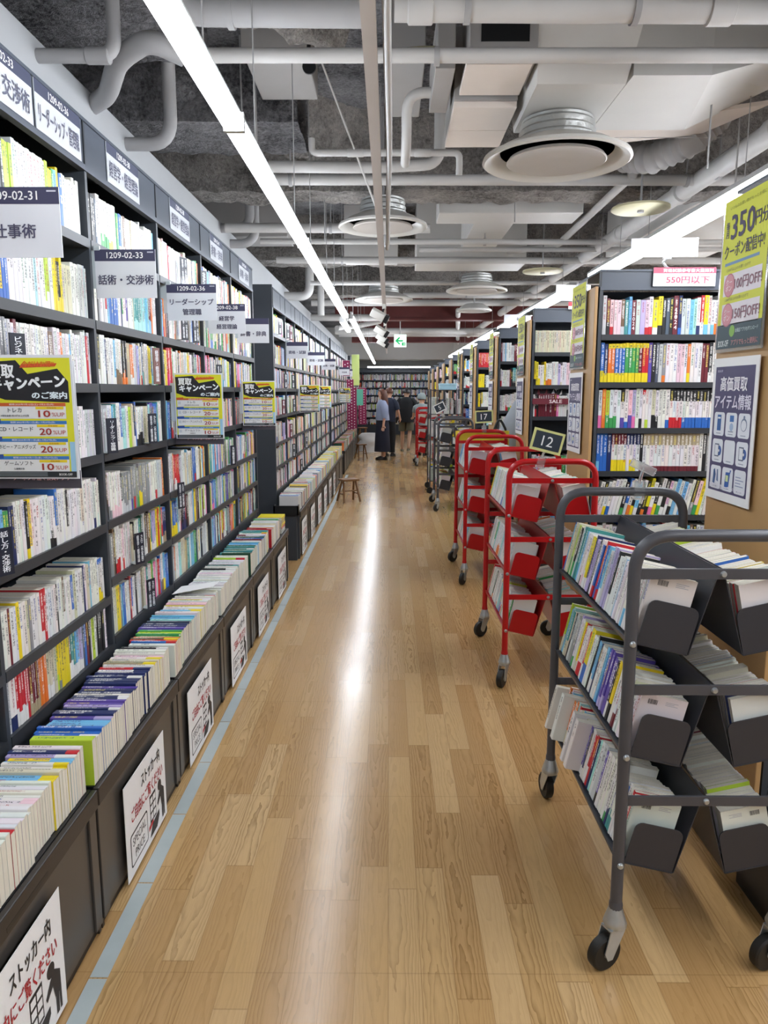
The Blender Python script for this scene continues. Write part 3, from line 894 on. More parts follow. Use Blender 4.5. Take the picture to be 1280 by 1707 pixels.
for y, lab, x0, x1 in ((14.2, 'dark red steel beam crossing ahead of the exit sign', -1.0, 5.1), (20.5, 'second dark red steel beam far beyond the exit sign', -1.0, 5.1)):
    o = MB().box(x0, x1, y - .14, y + .14, 2.9, 2.93, 'red_steel').box(x0, x1, y - .012, y + .012, 2.93, 3.42, 'red_steel').box(x0, x1, y - .14, y + .14, 3.42, 3.45, 'red_steel').box(x0, x1, y - .1, y - .012, 2.93, 3.42, 'red_steel').build('steel_beam', smooth=False)
    tag(o, lab, 'beam', 'red steel beams')
tag(B(-3.3, 5.1, 24.4, 25.2, 2.62, 3.62, 'white_wall').build('ceiling_bulkhead', smooth=False), 'pale bulkhead crossing above the far end of the shop', 'bulkhead')

# line lamps
def line_lamp(x, y0, y1, z, w, label, glow='tube_glow'):
    o = empty('line_lamp', (x, y0, z)); tag(o, label, 'lamp', 'line lamps under the ceiling')
    L = y1 - y0
    MB().box(-w * (.17 if glow == 'tube_glow' else .28), w * (.17 if glow == 'tube_glow' else .28), 0, L, .05, .078, 'light_housing').box(-w / 2, w / 2, 0, .012, -.008, .05, 'light_housing').box(-w / 2, w / 2, L - .012, L, -.008, .05, 'light_housing').build('housing', o, smooth=False)
    if glow == 'tube_glow':     # open trough, also lights the ceiling
        sec = [(-w * .17, .05), (-w / 2, .028), (-w / 2, .006), (-w * .38, -.008), (w * .38, -.008), (w / 2, .006), (w / 2, .028), (w * .17, .05)]
    else:                       # twin trough, wide cap
        sec = [(-w * .46, .034), (-w / 2, .026), (-w / 2, .006), (-w * .42, -.008), (w * .42, -.008), (w / 2, .006), (w / 2, .026), (w * .46, .034)]
        MB().box(-w * .52, w * .52, 0, L, .034, .051, 'light_housing').build('cap', o, smooth=False)
    MB().prism(sec, 1, .012, L - .012, glow).build('diffuser', o, smooth=False)
    for y in (L * .2, L * .8):
        MB().tube([(0, y, .07), (0, y, 3.64 - z)], .0028, 'paint_pipe_dull', 6).build('hanger', o)
segs = [(-1.6, .6), (.6, 2.6), (2.6, 4.6), (4.6, 6.7), (6.7, 8.9)]
nm = ['behind the camera', 'overhead', 'brightest, over the nearest bookcases', 'over the end of the first bookcase block', 'over the second bookcase block']
for (a, b), t in zip(segs, nm):
    line_lamp(-.51, a, b, 2.45, .068, 'left white line lamp, ' + t)
line_lamp(-.57, 9.2, 10.7, 2.43, .062, 'short left line lamp set outside the run past the break')
for k, (a, b) in enumerate(((9.0, 11.6), (11.6, 14.4), (14.4, 17.4), (17.4, 20.4), (20.4, 23.6))):
    line_lamp(-.45, a, b, 2.45, .062, 'left white line lamp past the break, ' + ('just behind it', 'over the third bookcase block', 'level with the exit sign', 'beyond the exit sign', 'farthest of the run')[k])
for k, (a, b) in enumerate(((-1.5, 1.2), (1.2, 3.6), (3.6, 6.0), (6.0, 6.9), (7.7, 10.), (10., 12.5), (13., 16), (16, 19), (19, 22.5))):
    line_lamp(1.85, a, b, 2.6, .13, 'right white line lamp, ' + ('behind the camera', 'over the nearest row', 'beside the yellow poster top', 'over the exam-book row', 'over the third row', 'over the fourth row', 'over the fifth row', 'over the rows near the back', 'farthest over the right rows')[k], 'tube_glow_right')
for k, (a, b) in enumerate(((0, 4), (6, 10), (12, 16), (18, 22))):
    line_lamp(3.9, a, b, 2.7, .13, 'hidden-side line lamp over the deep end of the right rows, ' + ('nearest', 'second', 'third', 'farthest')[k], 'tube_glow_right')
o = empty('cross_lamp', (-.75, 26.2, 2.42)); tag(o, 'bright lamp crossing the far end above the back shelves', 'lamp')
MB().box(0, 2.2, -.05, .05, .02, .08, 'light_housing').build('housing', o); MB().box(.01, 2.19, -.04, .04, -.01, .02, 'tube_glow').build('diffuser', o)
MB().tube([(.5, 0, .05), (.5, 0, 1.22)], .01, 'paint_pipe', 6).build('hanger', o); MB().tube([(1.7, 0, .05), (1.7, 0, 1.22)], .01, 'paint_pipe', 6).build('hanger', o)

# spotlights on the raceway
def spotlight(y, side, pitch, label):
    o = empty('spotlight', (-.057, y, 2.6)); tag(o, label, 'spotlight', 'white spotlights on the raceway')
    MB().box(-.02, .02, -.06, .06, -.05, 0, 'diffuser_white').build('adapter', o, bevel=.004)
    MB().tube([(0, 0, -.04), (side * .02, 0, -.1)], .012, 'black_plastic', 8).build('yoke', o)
    M = Matrix.Translation((side * .05, -.02, -.13)) @ Matrix.Rotation(rad(side * pitch), 4, 'Y') @ Matrix.Rotation(rad(25), 4, 'X')
    MB().box(-.11, .06, -.045, .045, -.045, .045, 'diffuser_white', M).build('head', o, bevel=.008)
    MB().box(.06, .11, -.04, .04, -.04, .04, 'black_plastic', M).build('heat_sink', o, bevel=.004)
for a in ((8.9, -1, -28, 'nearest white spotlight on the middle raceway'), (11.2, -1, -32, 'second white spotlight on the middle raceway'), (12.7, -1, -34, 'third white spotlight on the middle raceway'), (13.9, -1, -30, 'last white spotlight on the raceway, before the exit sign')):
    spotlight(*a)

# exit sign
s = Sheet('exit_sign', .26, .26, 'exit_white', .03)
s.poly([(.02, .13), (.11, .21), (.13, .19), (.085, .147), (.19, .147), (.19, .113), (.085, .113), (.13, .07), (.11, .05)], 'exit_green', 1)
s.rect(.165, .03, .24, .095, 'exit_green', 1)
s.poly([(.2, .04), (.207, .06), (.2, .07), (.21, .085), (.225, .075), (.215, .06), (.225, .04), (.217, .04), (.21, .055), (.207, .04)], 'exit_white', 2)
s.extra.append(('mount', MB().tube([(.13, 0, .26), (.13, 0, 1.12)], .012, 'light_housing', 8)))
s.build((.11, 16.0, 2.52), 0, 'green and white exit sign with left-pointing arrow', 'sign')

# ================================================================== LEFT BOOKCASES
ZS_NEAR = [2.147, 1.86, 1.625, 1.36, 1.088, .80, .60]
ZS = [2.147, 1.86, 1.625, 1.36, 1.092, .86, .625]
def bookcase(loc, rz, w, zs, top, depth, label, crown=None, ends=(True, False), base=None, group=None, slab=None, wood=None, lips=True):
    """one shelf bay in its own frame: x along the front, y inwards, z up"""
    o = empty('bookcase', loc, rz); tag(o, label, 'bookcase', group)
    MB().box(0, w - .0005, depth - .012, depth, .02, top, 'shelf_side').build('back_panel', o, smooth=False)
    if ends[0]: MB().box(0, .02, 0, depth - .0125, 0, top, 'shelf_side').build('upright', o, smooth=False)
    if ends[1]: MB().box(w + .0005, w + .02, 0, depth, 0, top, 'shelf_side').build('upright', o, smooth=False)
    for z in zs:
        m = MB().box(.0205, w - .0005, .001, depth - .0125, z - .026, z, 'shelf_metal')
        if lips: m.box(.0205, w - .0005, -.002, .001, z - .03, z + .003, 'shelf_metal')
        m.build('shelf', o, smooth=False)
    if crown:
        m = MB().box(0, w - .0005, .0, .02, crown[0], crown[1], 'shelf_crown').box(0, w - .0005, -.006, .02, crown[0] - .02, crown[0], 'shelf_crown').box(0, w - .0005, -.006, depth, crown[1], crown[1] + .012, 'shelf_crown')
        m.box(0, .008, -.004, 0, crown[0], crown[1], 'shelf_metal').box(w * .6, w * .6 + .004, -.002, 0, crown[0], crown[1], 'shelf_metal')
        m.build('crown', o, smooth=False)
    zb = base if base is not None else zs[-1] - .026
    MB().box(.0205, w - .0005, .006, .02, .0, zb, 'shelf_side').build('base_panel', o, smooth=False)
    if slab: MB().box(-.03, .0, *slab, 'shelf_side').build('end_panel', o, smooth=False)
    return o
HALF = math.pi / 2
WORD = ['nearest', 'second', 'third', 'fourth', 'fifth', 'sixth', 'seventh', 'eighth', 'ninth']
SHW = ['top', 'second', 'third', 'fourth', 'fifth', 'sixth', 'bottom']
PITCHW = .83
TOK = {
 (1, 0): 'w3 k2 l k3 w y.k k2 l3 i2 w8 c l y2 e s y b w2',
 (1, 1): 'w2 c w3 x3 y.b b2 w8 a w3 l.w2 w2 y2 k2.y y c4 w4 i4',
 (1, 2): 'k2 b s2 f w g3 i2 w m w3 w9 f.w2 w3 o.w w4 s.w',
 (1, 3): 'w18 n w3 w4 y.w b2.w s2 l.w2 b.s2',
 (1, 4): 'w3 s e e n2 w3 w2 k.y y.w w6 w3.k b.w w4 k.w w6 c.w w5',
 (1, 5): 'w3 m w2 y w2 c g w3 r.w r w5 k w2 f.w w4 b.w c w3 n',
 (1, 6): 'i2 w.n@1.7 r4.w r m5.h o3 c3.w c y.l y.g y3@1.4 f.w t2.w s2.w v2.w z b',
 (2, 0): 'h f k3 z i2 w5.e w2.y w3 e2 b2.w c f.w2 w3 h.w2 w4',
 (2, 1): 'w2 w@1.6 k w3 i r.w s2 b4@1.2 w2 n e.w w2 u.w w3 c t5.a a3 s3',
 (2, 2): 'k@2.6.w k.w w3 n.k w4 s.w w4.f k.o k.o k.o2 h@2.2 o.w2 i2@1.4',
 (2, 3): 'w2 i4 w3 s.b t2.y w2 b.w a3 w2 l2@1.3 c w n.w b w5.k c3 k',
 (2, 4): 'k.z2 f.k w.g2 w8.q k.w g6.i g.u g.e g.r g2 g.e2 g.y2 g5 w6 w.r i5 o m.o3 r.w3',
 (2, 5): 'g2@1.8 f k w3.r w2 q.r w6 c3 k.w w5 t.k d i2',
 (2, 6): 'i w c2 y2@1.3 g s b2 w4 m r b.w w3 k w4 h2 c2',
 (3, 0): 'k c4 c.q q w v2 w r w8 i3 m2 f c3 w3 h2',
 (3, 1): 'a2 s2 o.r o m2 k2 w5 c q.o o w h b.w w6 i3',
 (3, 2): 'w.y k.w2 y3.y r3.x r2 e w3 k.w w k w2 o.w c3 i4',
 (3, 3): 'w2 s2 b3 k i2.r g i3 m w4 b k w5',
 (3, 4): 'w4 i3 o.m r3.w r3 k i@2 w4',
 (3, 5): 'o.r2 y2 b6.y s g2.w w.r k3.n n3 r.n k2 m w3',
 (3, 6): 'z2 i2 n o.c w4 a3 c4 h3 t3 w2 s3 e4',
}
cases = []
BAYS = {}
nameb = {0: 'the bay beside the camera'}
for i in range(0, 6):
    y0 = 1.16 + PITCHW * i
    zs = ZS_NEAR if i <= 1 else ZS
    lab = 'dark grey wall bookcase, ' + ['partly beside the camera, mostly out of frame', 'nearest full bay, behind the 1209-02-31 sign', 'bay behind the 1209-02-33 sign', 'bay behind the 1209-02-36 sign', 'bay behind the sign ending 02-38', 'last bay of the first block, by the empty gap'][i]
    bookcase((-1.1, y0, 0), HALF, PITCHW, zs, 2.56, .33, lab, crown=(2.405, 2.556), ends=(True, i == 5), group='left wall bookcases')
    for j, z in enumerate(zs):
        t = TOK.get((i, j), '')
        if i in (0,): end = '+its near end'
        elif i == 1: end = '-the right end'
        else: end = '+the left end'
        bay = ['bay beside the camera', 'nearest left bay', 'second left bay', 'third left bay', 'fourth left bay', 'fifth left bay'][i]
        row = fill(('A', i, j), '%s shelf of %s' % (SHW[j], bay), end, (-1.106, y0 + .022, z), (0, 1, 0), (-1, 0, 0), (0, 0, 1), PITCHW - .03, t,
                   mix=MIX_W if (i < 2 and j < 6) else MIX, H=(.168, .195) if j != 5 or i > 1 else (.16, .178), D=.14, bandp=.22)
        for r in row:
            r['over'] = 1. if z < 1.3 else 0.
            # hidden by signs and posters hanging in front
            q = proj(r['O'] + Vector((0, 0, .09)))
            if q:
                for (a, b, c, d) in ((0, 320, 104, 432), (0, 596, 131, 800), (155, 413, 260, 490), (276, 474, 362, 537), (285, 624, 366, 735), (345, 508, 448, 573), (395, 633, 455, 710)):
                    if a <= q[0] <= c and b <= q[1] <= d: r['vis'] = .1
            if i == 0: r['vis'] = .2

def crown_sign(y0, y1, head, body, label, pale='acrylic_white', headm='shelf_crown'):
    wd = y1 - y0
    s = Sheet('shelf_label', wd, .148, pale, .003)
    s.rect(0, .108, wd, .148, '3b4058')
    s.text(head, wd * .5, .128, .024, 'f4f4f4', maxw=wd * .7, bold=.015)
    s.text(body, wd * .5, .055, .062, '63657a', maxw=wd * .9, bold=.03)
    s.build((-1.0965, y0, 2.407), HALF, label, 'sign', 'labels along the bookcase tops')
crown_sign(2.06, 2.43, '1209-02-33', '話術・交渉術', 'shelf-top label 02-33 above the nearest left bay')
crown_sign(2.45, 2.79, '1209-02-36', 'リーダーシップ・管理職', 'shelf-top label 02-36, second from the left edge')
crown_sign(3.04, 3.41, '1209-02-38', '経営学・経営理論', 'shelf-top label third from the left edge, over second bay')
crown_sign(3.88, 4.24, '1209-02-38', '経営学・経営理論', 'shelf-top label over the third left bay')
crown_sign(4.72, 5.06, '1209-02-40', '辞書・辞典', 'shelf-top label over the fourth left bay')
crown_sign(5.6, 5.98, '1209-02-40', '辞書・辞典', 'shelf-top label over the last bay of the first block')

# ------------------------------------------------------------------ stockers below
TRAY = .462
def stocker(y0, label, first_end=False, n_pad=0):
    o = empty('book_stocker', (-.85, y0, 0), HALF); tag(o, label, 'stocker', 'floor stockers under the shelves')
    w_ = PITCHW - .012
    MB().box(.004, w_, .012, .03, .03, .4, 'stocker_front').box(.004, .05, .004, .012, .03, .4, 'stocker_front').box(w_ - .046, w_, .004, .012, .03, .4, 'stocker_front').build('front_panel', o, smooth=False, bevel=.002)
    MB().box(.0, w_ + .004, -.004, .014, .4, TRAY - .006, 'stocker_rim').build('rim', o, smooth=False, bevel=.003)
    MB().box(.3, .5, -.0045, .006, .412, .424, 'black_plastic').build('handle_slot', o, smooth=False)
    MB().box(.004, w_, .014, .245, TRAY - .03, TRAY - .004, 'black_plastic').build('tray', o, smooth=False)
    for x in (.0, w_ - .012):
        MB().box(x, x + .016, .012, .245, 0, TRAY - .03, 'stocker_rim').build('side_panel', o, smooth=False)
    MB().box(.0, w_, .02, .24, 0, .03, 'black_plastic').build('plinth', o, smooth=False)
    return o
STK = {
 0: ('w4 c3 i2 w3 s w2 i2 w4 r w3 w4 w2.q w5 s.y s.y c2 w.y2 s y.s v.w n.r w2 b.x s k2.o k k2.w k.o u3 v2 c3 w2', MIX_W),
 1: ('l@1.6 b2.w b2 s3 u.v n2 n2.w v u2 n2.w w n3 u n3 n.w n3 w.n r.n w2 h2.y h c w2.y q w2 i k.w2 w3 i k3 k.y2 k2', MIX_D),
 2: ('w@1.8 b.r r.o f.y o e3 l e u3@1.3 n2 k.n z2 a2 s2 i2 w3 s.y w.y w2 y c q2 w2', MIX_W),
 3: ('w6 i3 w8 q w5 k2.w w3 t k.t w3 i2 w3', MIX_W),
 4: ('d t.k2 t2 d3.t t2.w k t3 d2 a2 s2 t2 c@1.8 q w2 m2 b3@1.3', 'tttdkkwwa'),
 5: ('r2 k m.w r2 y w4 c3 i3 w3', MIX),
}
for i in range(6):
    y0 = 1.16 + PITCHW * i
    stocker(y0, 'dark brown floor stocker full of books, ' + ['nearest, cut by the left edge', 'second from the camera', 'third from the camera', 'fourth from the camera', 'fifth from the camera', 'last of the first block'][i])
    tk, mx = STK[i]
    nb = PITCHW - .02 if i < 5 else .5
    row = fill(('S', i), '%s floor stocker' % ['nearest', 'second', 'third', 'fourth', 'fifth', 'sixth'][i], '-its far end', (-.862, y0 + .006, 0), (0, 1, 0), (0, 0, -1), (-1, 0, 0), nb, tk, mix=mx, H=(.18, .196), D=.143, th=(.012, .02), jitter=0, bandp=.3)
    base = 0.
    for r in row:
        r['under'] = 1.
        if R.random() < .1: base = R.uniform(0, .016)
        r['O'] = Vector((-.86 - base - R.uniform(0, .002), r['O'].y, TRAY - .003 + r['D']))
        if i == 0 and r['O'].y < 1.45: r['vis'] = .0
        if i == 5: r['vis'] = .9
# books lying flat at the far end of the last stocker
for k, (c, t, yy) in enumerate((('c', .03, 5.94), ('w', .02, 5.935), ('y', .028, 5.945), ('h', .026, 5.94))):
    pass
zc = TRAY - .003
for k, (c, t, hh) in enumerate((('i', .032, .19), ('r', .02, .185), ('y', .024, .19), ('h', .03, .19), ('y', .022, .185))):
    rec = dict(key=('flat',), i=k, c=c, low=None, top=None, t=t, H=hh, D=.2, lean=0, O=Vector((-.865, 6.06 + R.uniform(-.01, .01), zc + t / 2)), A=Vector((0, 0, 1)), B=Vector((-1, 0, 0)), U=Vector((0, -1, 0)), seed=R.random(), lf=.3, n=5)
    zc += t + .0005; RECS.append(rec)
SHELF[('flat',)] = dict(desc='flat pile on the sixth floor stocker', end='+the bottom', n=5, group='books lying flat on the sixth stocker')

o = MB().add([(0, 0, 0), (.2, .02, .035), (.205, .15, .03), (.01, .14, .004), (0, 0, .001), (.2, .02, .036), (.205, .15, .031), (.01, .14, .005)],
             [(3, 2, 1, 0), (4, 5, 6, 7), (0, 1, 5, 4), (1, 2, 6, 5), (2, 3, 7, 6), (3, 0, 4, 7)], 'paper').build('paper_sheet', smooth=False)
o.location = (-1.07, 3.52, TRAY + .147); tag(o, 'loose white paper sheet lying on the books of the third stocker', 'paper')
o = empty('black_crate', (1.15, 1.93, 0)); tag(o, 'black crate on the floor by the end of the nearest right-hand row', 'crate')
MB().box(0, .4, 0, .012, 0, .2, 'black_plastic').box(0, .012, .012, .29, 0, .2, 'black_plastic').box(.388, .4, .012, .29, 0, .2, 'black_plastic').box(.012, .388, .278, .29, 0, .2, 'black_plastic').box(.012, .388, .012, .278, 0, .01, 'black_plastic').build('body', o, smooth=False)
MB().box(-.008, .408, -.008, .298, .19, .205, 'black_plastic').build('rim', o, smooth=False)
# posters on the stocker fronts
def stocker_poster():
    s = Sheet('stocker_poster', .42, .335, 'paper', .0014)
    s.text('ストッカー内', .26, .275, .052, '1d1a1a', w=.2, bold=.035)
    s.text('ご自由にご覧ください', .22, .205, .05, 'b3242c', w=.33, bold=.03)
    s.round(.035, .03, .205, .145, .012, '2a2626', 1).round(.041, .036, .199, .139, .009, 'ebebeb', 2)
    s.text('SPECIAL', .12, .112, .03, '2a2626', w=.13, bold=.0); s.text('PRICE', .12, .065, .03, '2a2626', w=.09, bold=.0)
    # pictogram: shelf unit, open drawer and a stooping shopper
    s.rect(.235, .07, .30, .17, '2a2626', 1)
    for v in (.078, .108, .138):
        s.rect(.24, v, .265, v + .022, 'ebebeb', 2).rect(.271, v, .295, v + .022, 'ebebeb', 2)
    s.poly([(.225, .02), (.30, .02), (.33, .05), (.33, .072), (.255, .06)], '2a2626', 3)
    s.poly([(.215, .05), (.262, .062), (.262, .074), (.215, .066)], 'b3242c', 4)
    s.disc(.345, .158, .02, '2a2626', 3)
    s.poly([(.36, .15), (.392, .125), (.392, .07), (.36, .07), (.35, .11), (.318, .09), (.312, .103), (.345, .138)], '2a2626', 3)
    s.poly([(.362, .07), (.378, .07), (.376, .018), (.362, .018)], '2a2626', 3).poly([(.38, .07), (.392, .07), (.392, .018), (.382, .018)], '2a2626', 3)
    return s
sp = stocker_poster().build((-.8455, 1.285, .012), HALF, 'white stocker-notice poster on the nearest stocker, cut by the left edge', 'poster', 'notices on the stocker fronts')
def more_posters(ys, words, h=0.):
    for y, t in zip(ys, words):
        c = copy_tree(sp); c.location = (-.8455, y, .012 + h)
        tag(c, 'white stocker-notice poster on ' + t, 'poster', 'notices on the stocker fronts')
more_posters((2.17, 2.93, 3.79, 4.62, 5.5), ('the second stocker, its lower edge curling', 'the third floor stocker', 'the fourth floor stocker', 'the fifth floor stocker', 'the sixth floor stocker'))

# ------------------------------------------------------------------ hanging category signs (left block)
def category_sign(y, head, lines, label, wd=.226, z0=1.945, name='category_sign'):
    h = .175
    s = Sheet(name, wd, h, 'acrylic_white', .003)
    s.rect(0, h - .042, wd, h, '40405c')
    if head: s.text(head, wd * .5, h - .021, .022, 'f6f6f6', maxw=wd * .72, bold=.02)
    if head: s.rect(wd * .87, h - .012, wd * .97, h - .008, 'c9cad8', 2)
    n = len(lines)
    for k, t in enumerate(lines):
        cv = .066 if n == 1 else (.09, .042)[k]
        s.text(t, wd * .5, cv, .036 if n == 1 else .03, '4b4a63', maxw=wd * .92, bold=.035)
    s.extra.append(('bracket', MB().box(-.012, .02, -.004, .004, h - .004, h + .012, 'acrylic_edge').box(-.03, .0, -.002, .002, h * .2, h + .012, 'acrylic_edge')))
    return s.build((-1.096, y, z0), 0, label, 'sign', 'hanging category signs')
category_sign(2.01, '1209-02-31', ['仕事術'], 'hanging sign 1209-02-31, nearest, cut by the left edge', wd=.243)
category_sign(2.86, '1209-02-33', ['話術・交渉術'], 'hanging sign 1209-02-33 in front of the second left bay')
category_sign(3.76, '1209-02-36', ['リーダーシップ', '管理職'], 'hanging sign 1209-02-36 in front of the third left bay', wd=.245)
category_sign(4.6, '1209-02-38', ['経営学', '経営理論'], 'hanging sign ending 02-38, half behind the 02-36 sign')
category_sign(5.49, '', ['辞書・辞典'], 'hanging dictionary sign by the end of the first block')

# ------------------------------------------------------------------ yellow campaign posters
def campaign():
    W, H = .245, .33
    s = Sheet('campaign_poster', W, H, 'acrylic_white', .003)
    s.rect(.006, .012, W - .006, H - .008, 'dcdc2a', 1)
    s.rect(W - .02, .012, W - .006, .1, '9ccbe8', 2)
    s.poly([(.006, H - .02), (.095, H - .014), (.125, H - .05), (.205, H - .036), (.232, H - .07), (.232, H - .125), (.06, H - .118), (.01, H - .1)], '1b1c22', 2)
    s.text('買取', .055, H - .043, .036, 'f4f8fb', w=.07, bold=.07, lay=4)
    s.text('キャンペーン', .125, H - .074, .034, 'f4fafd', w=.2, bold=.09, lay=5, rot=3)
    s.text('のご案内', .18, H - .106, .019, 'e6f4fb', w=.095, bold=.07, lay=5)
    s.poly([(.105, H - .034), (.2, H - .03), (.205, H - .022), (.11, H - .024)], 'd2552a', 3)
    s.text('今だけお得!!', .155, H - .024, .016, 'e46a1c', w=.085, bold=.04, lay=5)
    rows = [('トレカ', '10', 'c95f2e', '7月12日(土)~7月21日(月)', '※買取金額1枚10円以上が対象'), ('CD・レコード', '20', '3a78bd', '7月11日(金)~7月27日(日)', ''), ('ホビー・アニメグッズ', '20', '3a78bd', '7月11日(金)~7月27日(日)', ''), ('ゲームソフト', '10', '3a78bd', '7月11日(金)~7月27日(日)', '全機種対象')]
    v = H - .126
    for t, n, c, d, sub in rows:
        s.rect(.012, v - .042, W - .024, v, 'e4e6e6', 3); s.rect(.012, v - .009, W - .024, v, c, 4)
        s.poly([(.008, v - .008), (.044, v - .006), (.044, v + .005), (.008, v + .003)], c if c != '3a78bd' else '274f9c', 5)
        s.text('期間:2025年' + d, .13, v - .0045, .0055, 'f5f5f5', w=.12, bold=0, lay=6)
        s.rect(.016, v - .03, .03, v - .016, 'c9cfd3', 4)
        s.text(t, .084, v - .022 if not sub else v - .019, .012, '22232a', maxw=.1, bold=.01, lay=6)
        if sub: s.text(sub, .084, v - .034, .0055, '33343a', maxw=.1, bold=.01, lay=6)
        s.rect(.14, v - .017, W - .03, v - .010, 'e8d024', 4)
        s.text('買取価格', .183, v - .0135, .0045, 'b0701c', w=.026, bold=.0, lay=6)
        s.text(n, .163, v - .029, .018, 'a3362c', w=.033, bold=.03, lay=6)
        s.text('%UP', .2, v - .031, .011, 'b0453a', w=.034, bold=.0, lay=6)
        v -= .0475
    s.rect(.006, .004, W - .006, .02, '20262b', 4)
    for k in range(3): s.rect(.012, .008 + .004 * k, .16, .0095 + .004 * k, '8c969c', 5)
    s.text('BOOK-OFF', .21, .012, .006, 'f4f4f4', w=.036, bold=.02, lay=6)
    s.extra.append(('bracket', MB().box(-.022, .002, .0016, .004, .09, .28, 'acrylic_edge')))
    return s
cp = campaign().build((-1.085, 1.99, 1.365), 0, 'yellow buy-back campaign poster nearest the camera, cut by left edge', 'poster', 'yellow campaign posters')
def coupon():
    W, H = .25, .345
    s = Sheet('coupon_poster', W, H, 'acrylic_white', .003)
    s.rect(.004, .06, .04, H - .01, 'd9cf2a', 1)
    for k, ch in enumerate('買取ご利用'): s.text(ch, .02, H - .05 - k * .04, .02, '6b6a2a', bold=.02)
    s.rect(0, 0, W, .05, '4f4c58', 1)
    s.text('クーポンが届く会員アプリ', W * .56, .03, .016, 'f0b9c4', w=W * .62, bold=.02)
    return s
cq = coupon().build((-1.098, 2.02, 1.335), 0, 'grey-footed coupon sheet behind the nearest campaign poster', 'poster', 'coupon sheets behind the campaign posters')
for y, z, t in ((3.78, 1.36, 'in front of the third left bay'), (5.53, 1.345, 'by the last bay of the first block'), (9.08, 1.345, 'on the second block, left of a pair'), (10.9, 1.345, 'on the second block, right of a pair'), (16.4, 1.34, 'on the third block')):
    c = copy_tree(cp); c.location = (-1.085, y, z); tag(c, 'yellow buy-back campaign poster ' + t, 'poster', 'yellow campaign posters')
    if y < 7:
        c = copy_tree(cq); c.location = (-1.10, y + .03, z - .03); tag(c, 'grey-footed coupon sheet behind the campaign poster ' + t.replace('in front of', 'at'), 'poster', 'coupon sheets behind the campaign posters')

# ------------------------------------------------------------------ navy divider plates between the books
def divider(y, z, lines, label, wd=.052, h=.135, yaw=66, x=-1.083, colr='plate_navy', fg='eef2f6'):
    s = Sheet('divider_plate', wd, h, colr, .004)
    n = len(lines)
    for k, t in enumerate(lines):
        tv = '\n'.join({'ー': '|', '(': '︵', ')': '︶'}.get(ch, ch) for ch in t)
        cu = wd / 2 if n == 1 else (wd * .72, wd * .28)[k]
        s.text(tv, cu, h * .5, h * .86, fg, w=wd * (.5 if n == 1 else .27), bold=.02)
    s.extra.append(('tongue', MB().box(.004, wd - .004, .002, .05, 0, .003, 'acrylic_edge')))
    s.build((x, y, z), rad(yaw), label, 'divider', 'navy divider plates')
KR = '経営学・経営理論'
for a in ((2.15, 1.63, ['ビジネスマナー'], 'navy divider plate above the nearest campaign poster'),
          (1.985, 1.09, ['話し方・交渉術'], 'navy divider plate at the left edge, fifth shelf down'),
          (2.84, 1.362, ['リーダーシップ・管理職'], 'leadership divider plate left of the か行 plate'),
          (3.34, 1.365, ['か行(作家順)', KR], 'か行 author divider plate, left of second campaign poster'),
          (3.08, .865, ['さ行(作家順)', KR], 'さ行 author divider plate on the sixth shelf'),
          (3.75, 1.0, ['た行(作家順)', KR], 'た行 author divider plate by the blue paperbacks'),
          (3.2, .63, ['な行(作家順)', KR], 'な行 author divider plate on the bottom shelf'),
          (3.98, 2.152, ['き行(作家順)', KR], 'divider plate on the top shelf of third left bay'),
          (4.4, 2.152, ['辞典'], 'short divider plate on the top shelf, right end of third bay'),
          (3.95, 1.866, ['い行(作家順)', KR], 'left divider plate under the 1209-02-36 sign'),
          (4.18, 1.866, ['う行(作家順)', KR], 'right divider plate under the 1209-02-36 sign'),
          (4.72, 1.63, ['え行(作家順)', KR], 'divider plate right of the second campaign poster top'),
          (5.05, 1.097, ['大分類経営書'], 'divider plate under the third campaign poster')):
    divider(*a)
divider(3.45, 1.632, ['経営学・経営理論'], 'brown divider plate between orange books on the third shelf', .05, .165, 72, colr='ink_7a5650' if ink('7a5650') else '')

# ------------------------------------------------------------------ second and third left blocks
def block(tag_, y0, n, zs, words, top=2.56):
    for i in range(n):
        y = y0 + PITCHW * i
        bookcase((-1.1, y, 0), HALF, PITCHW, zs, top, .33, 'dark grey wall bookcase, %s bay of the %s block' % (WORD[i] if i else 'first', words), crown=(2.405, 2.556), ends=(True, i == n - 1),
                 group='left wall bookcases', slab=(-.0, .34, 0, top + .03) if i == 0 else None)
        for j, z in enumerate(zs):
            row = fill((tag_, i, j), '%s shelf, %s bay of %s block' % (SHW[j], WORD[i], words), '+the left end', (-1.106, y + .022, z), (0, 1, 0), (-1, 0, 0), (0, 0, 1), PITCHW - .03, '', mix=MIX, H=(.168, .2), D=.14)
            for r in row: r['over'] = 1. if z < 1.3 else 0.
block('B', 7.2, 8, ZS, 'second')
block('C', 14.25, 7, ZS, 'third')
block('D', 21.4, 6, ZS, 'fourth')
k = 0
for i in range(8):
    y0 = 7.0 + PITCHW * i
    stocker(y0, 'dark floor stocker of the second block, ' + ('nearest, with the black bin end' if i == 0 else WORD[i] + ' along it'))
    row = fill(('T', i), '%s stocker of second block' % WORD[i], '+its near end', (-.862, y0 + .006, 0), (0, 1, 0), (0, 0, -1), (-1, 0, 0), PITCHW - .02, '', mix=MIX_W if i < 4 else 'yyyywwcis', H=(.18, .2), D=.15, jitter=0)
    for r in row:
        r['under'] = 1.; r['O'] = Vector((-.86 - R.uniform(0, .012), r['O'].y, TRAY - .003 + r['D']))
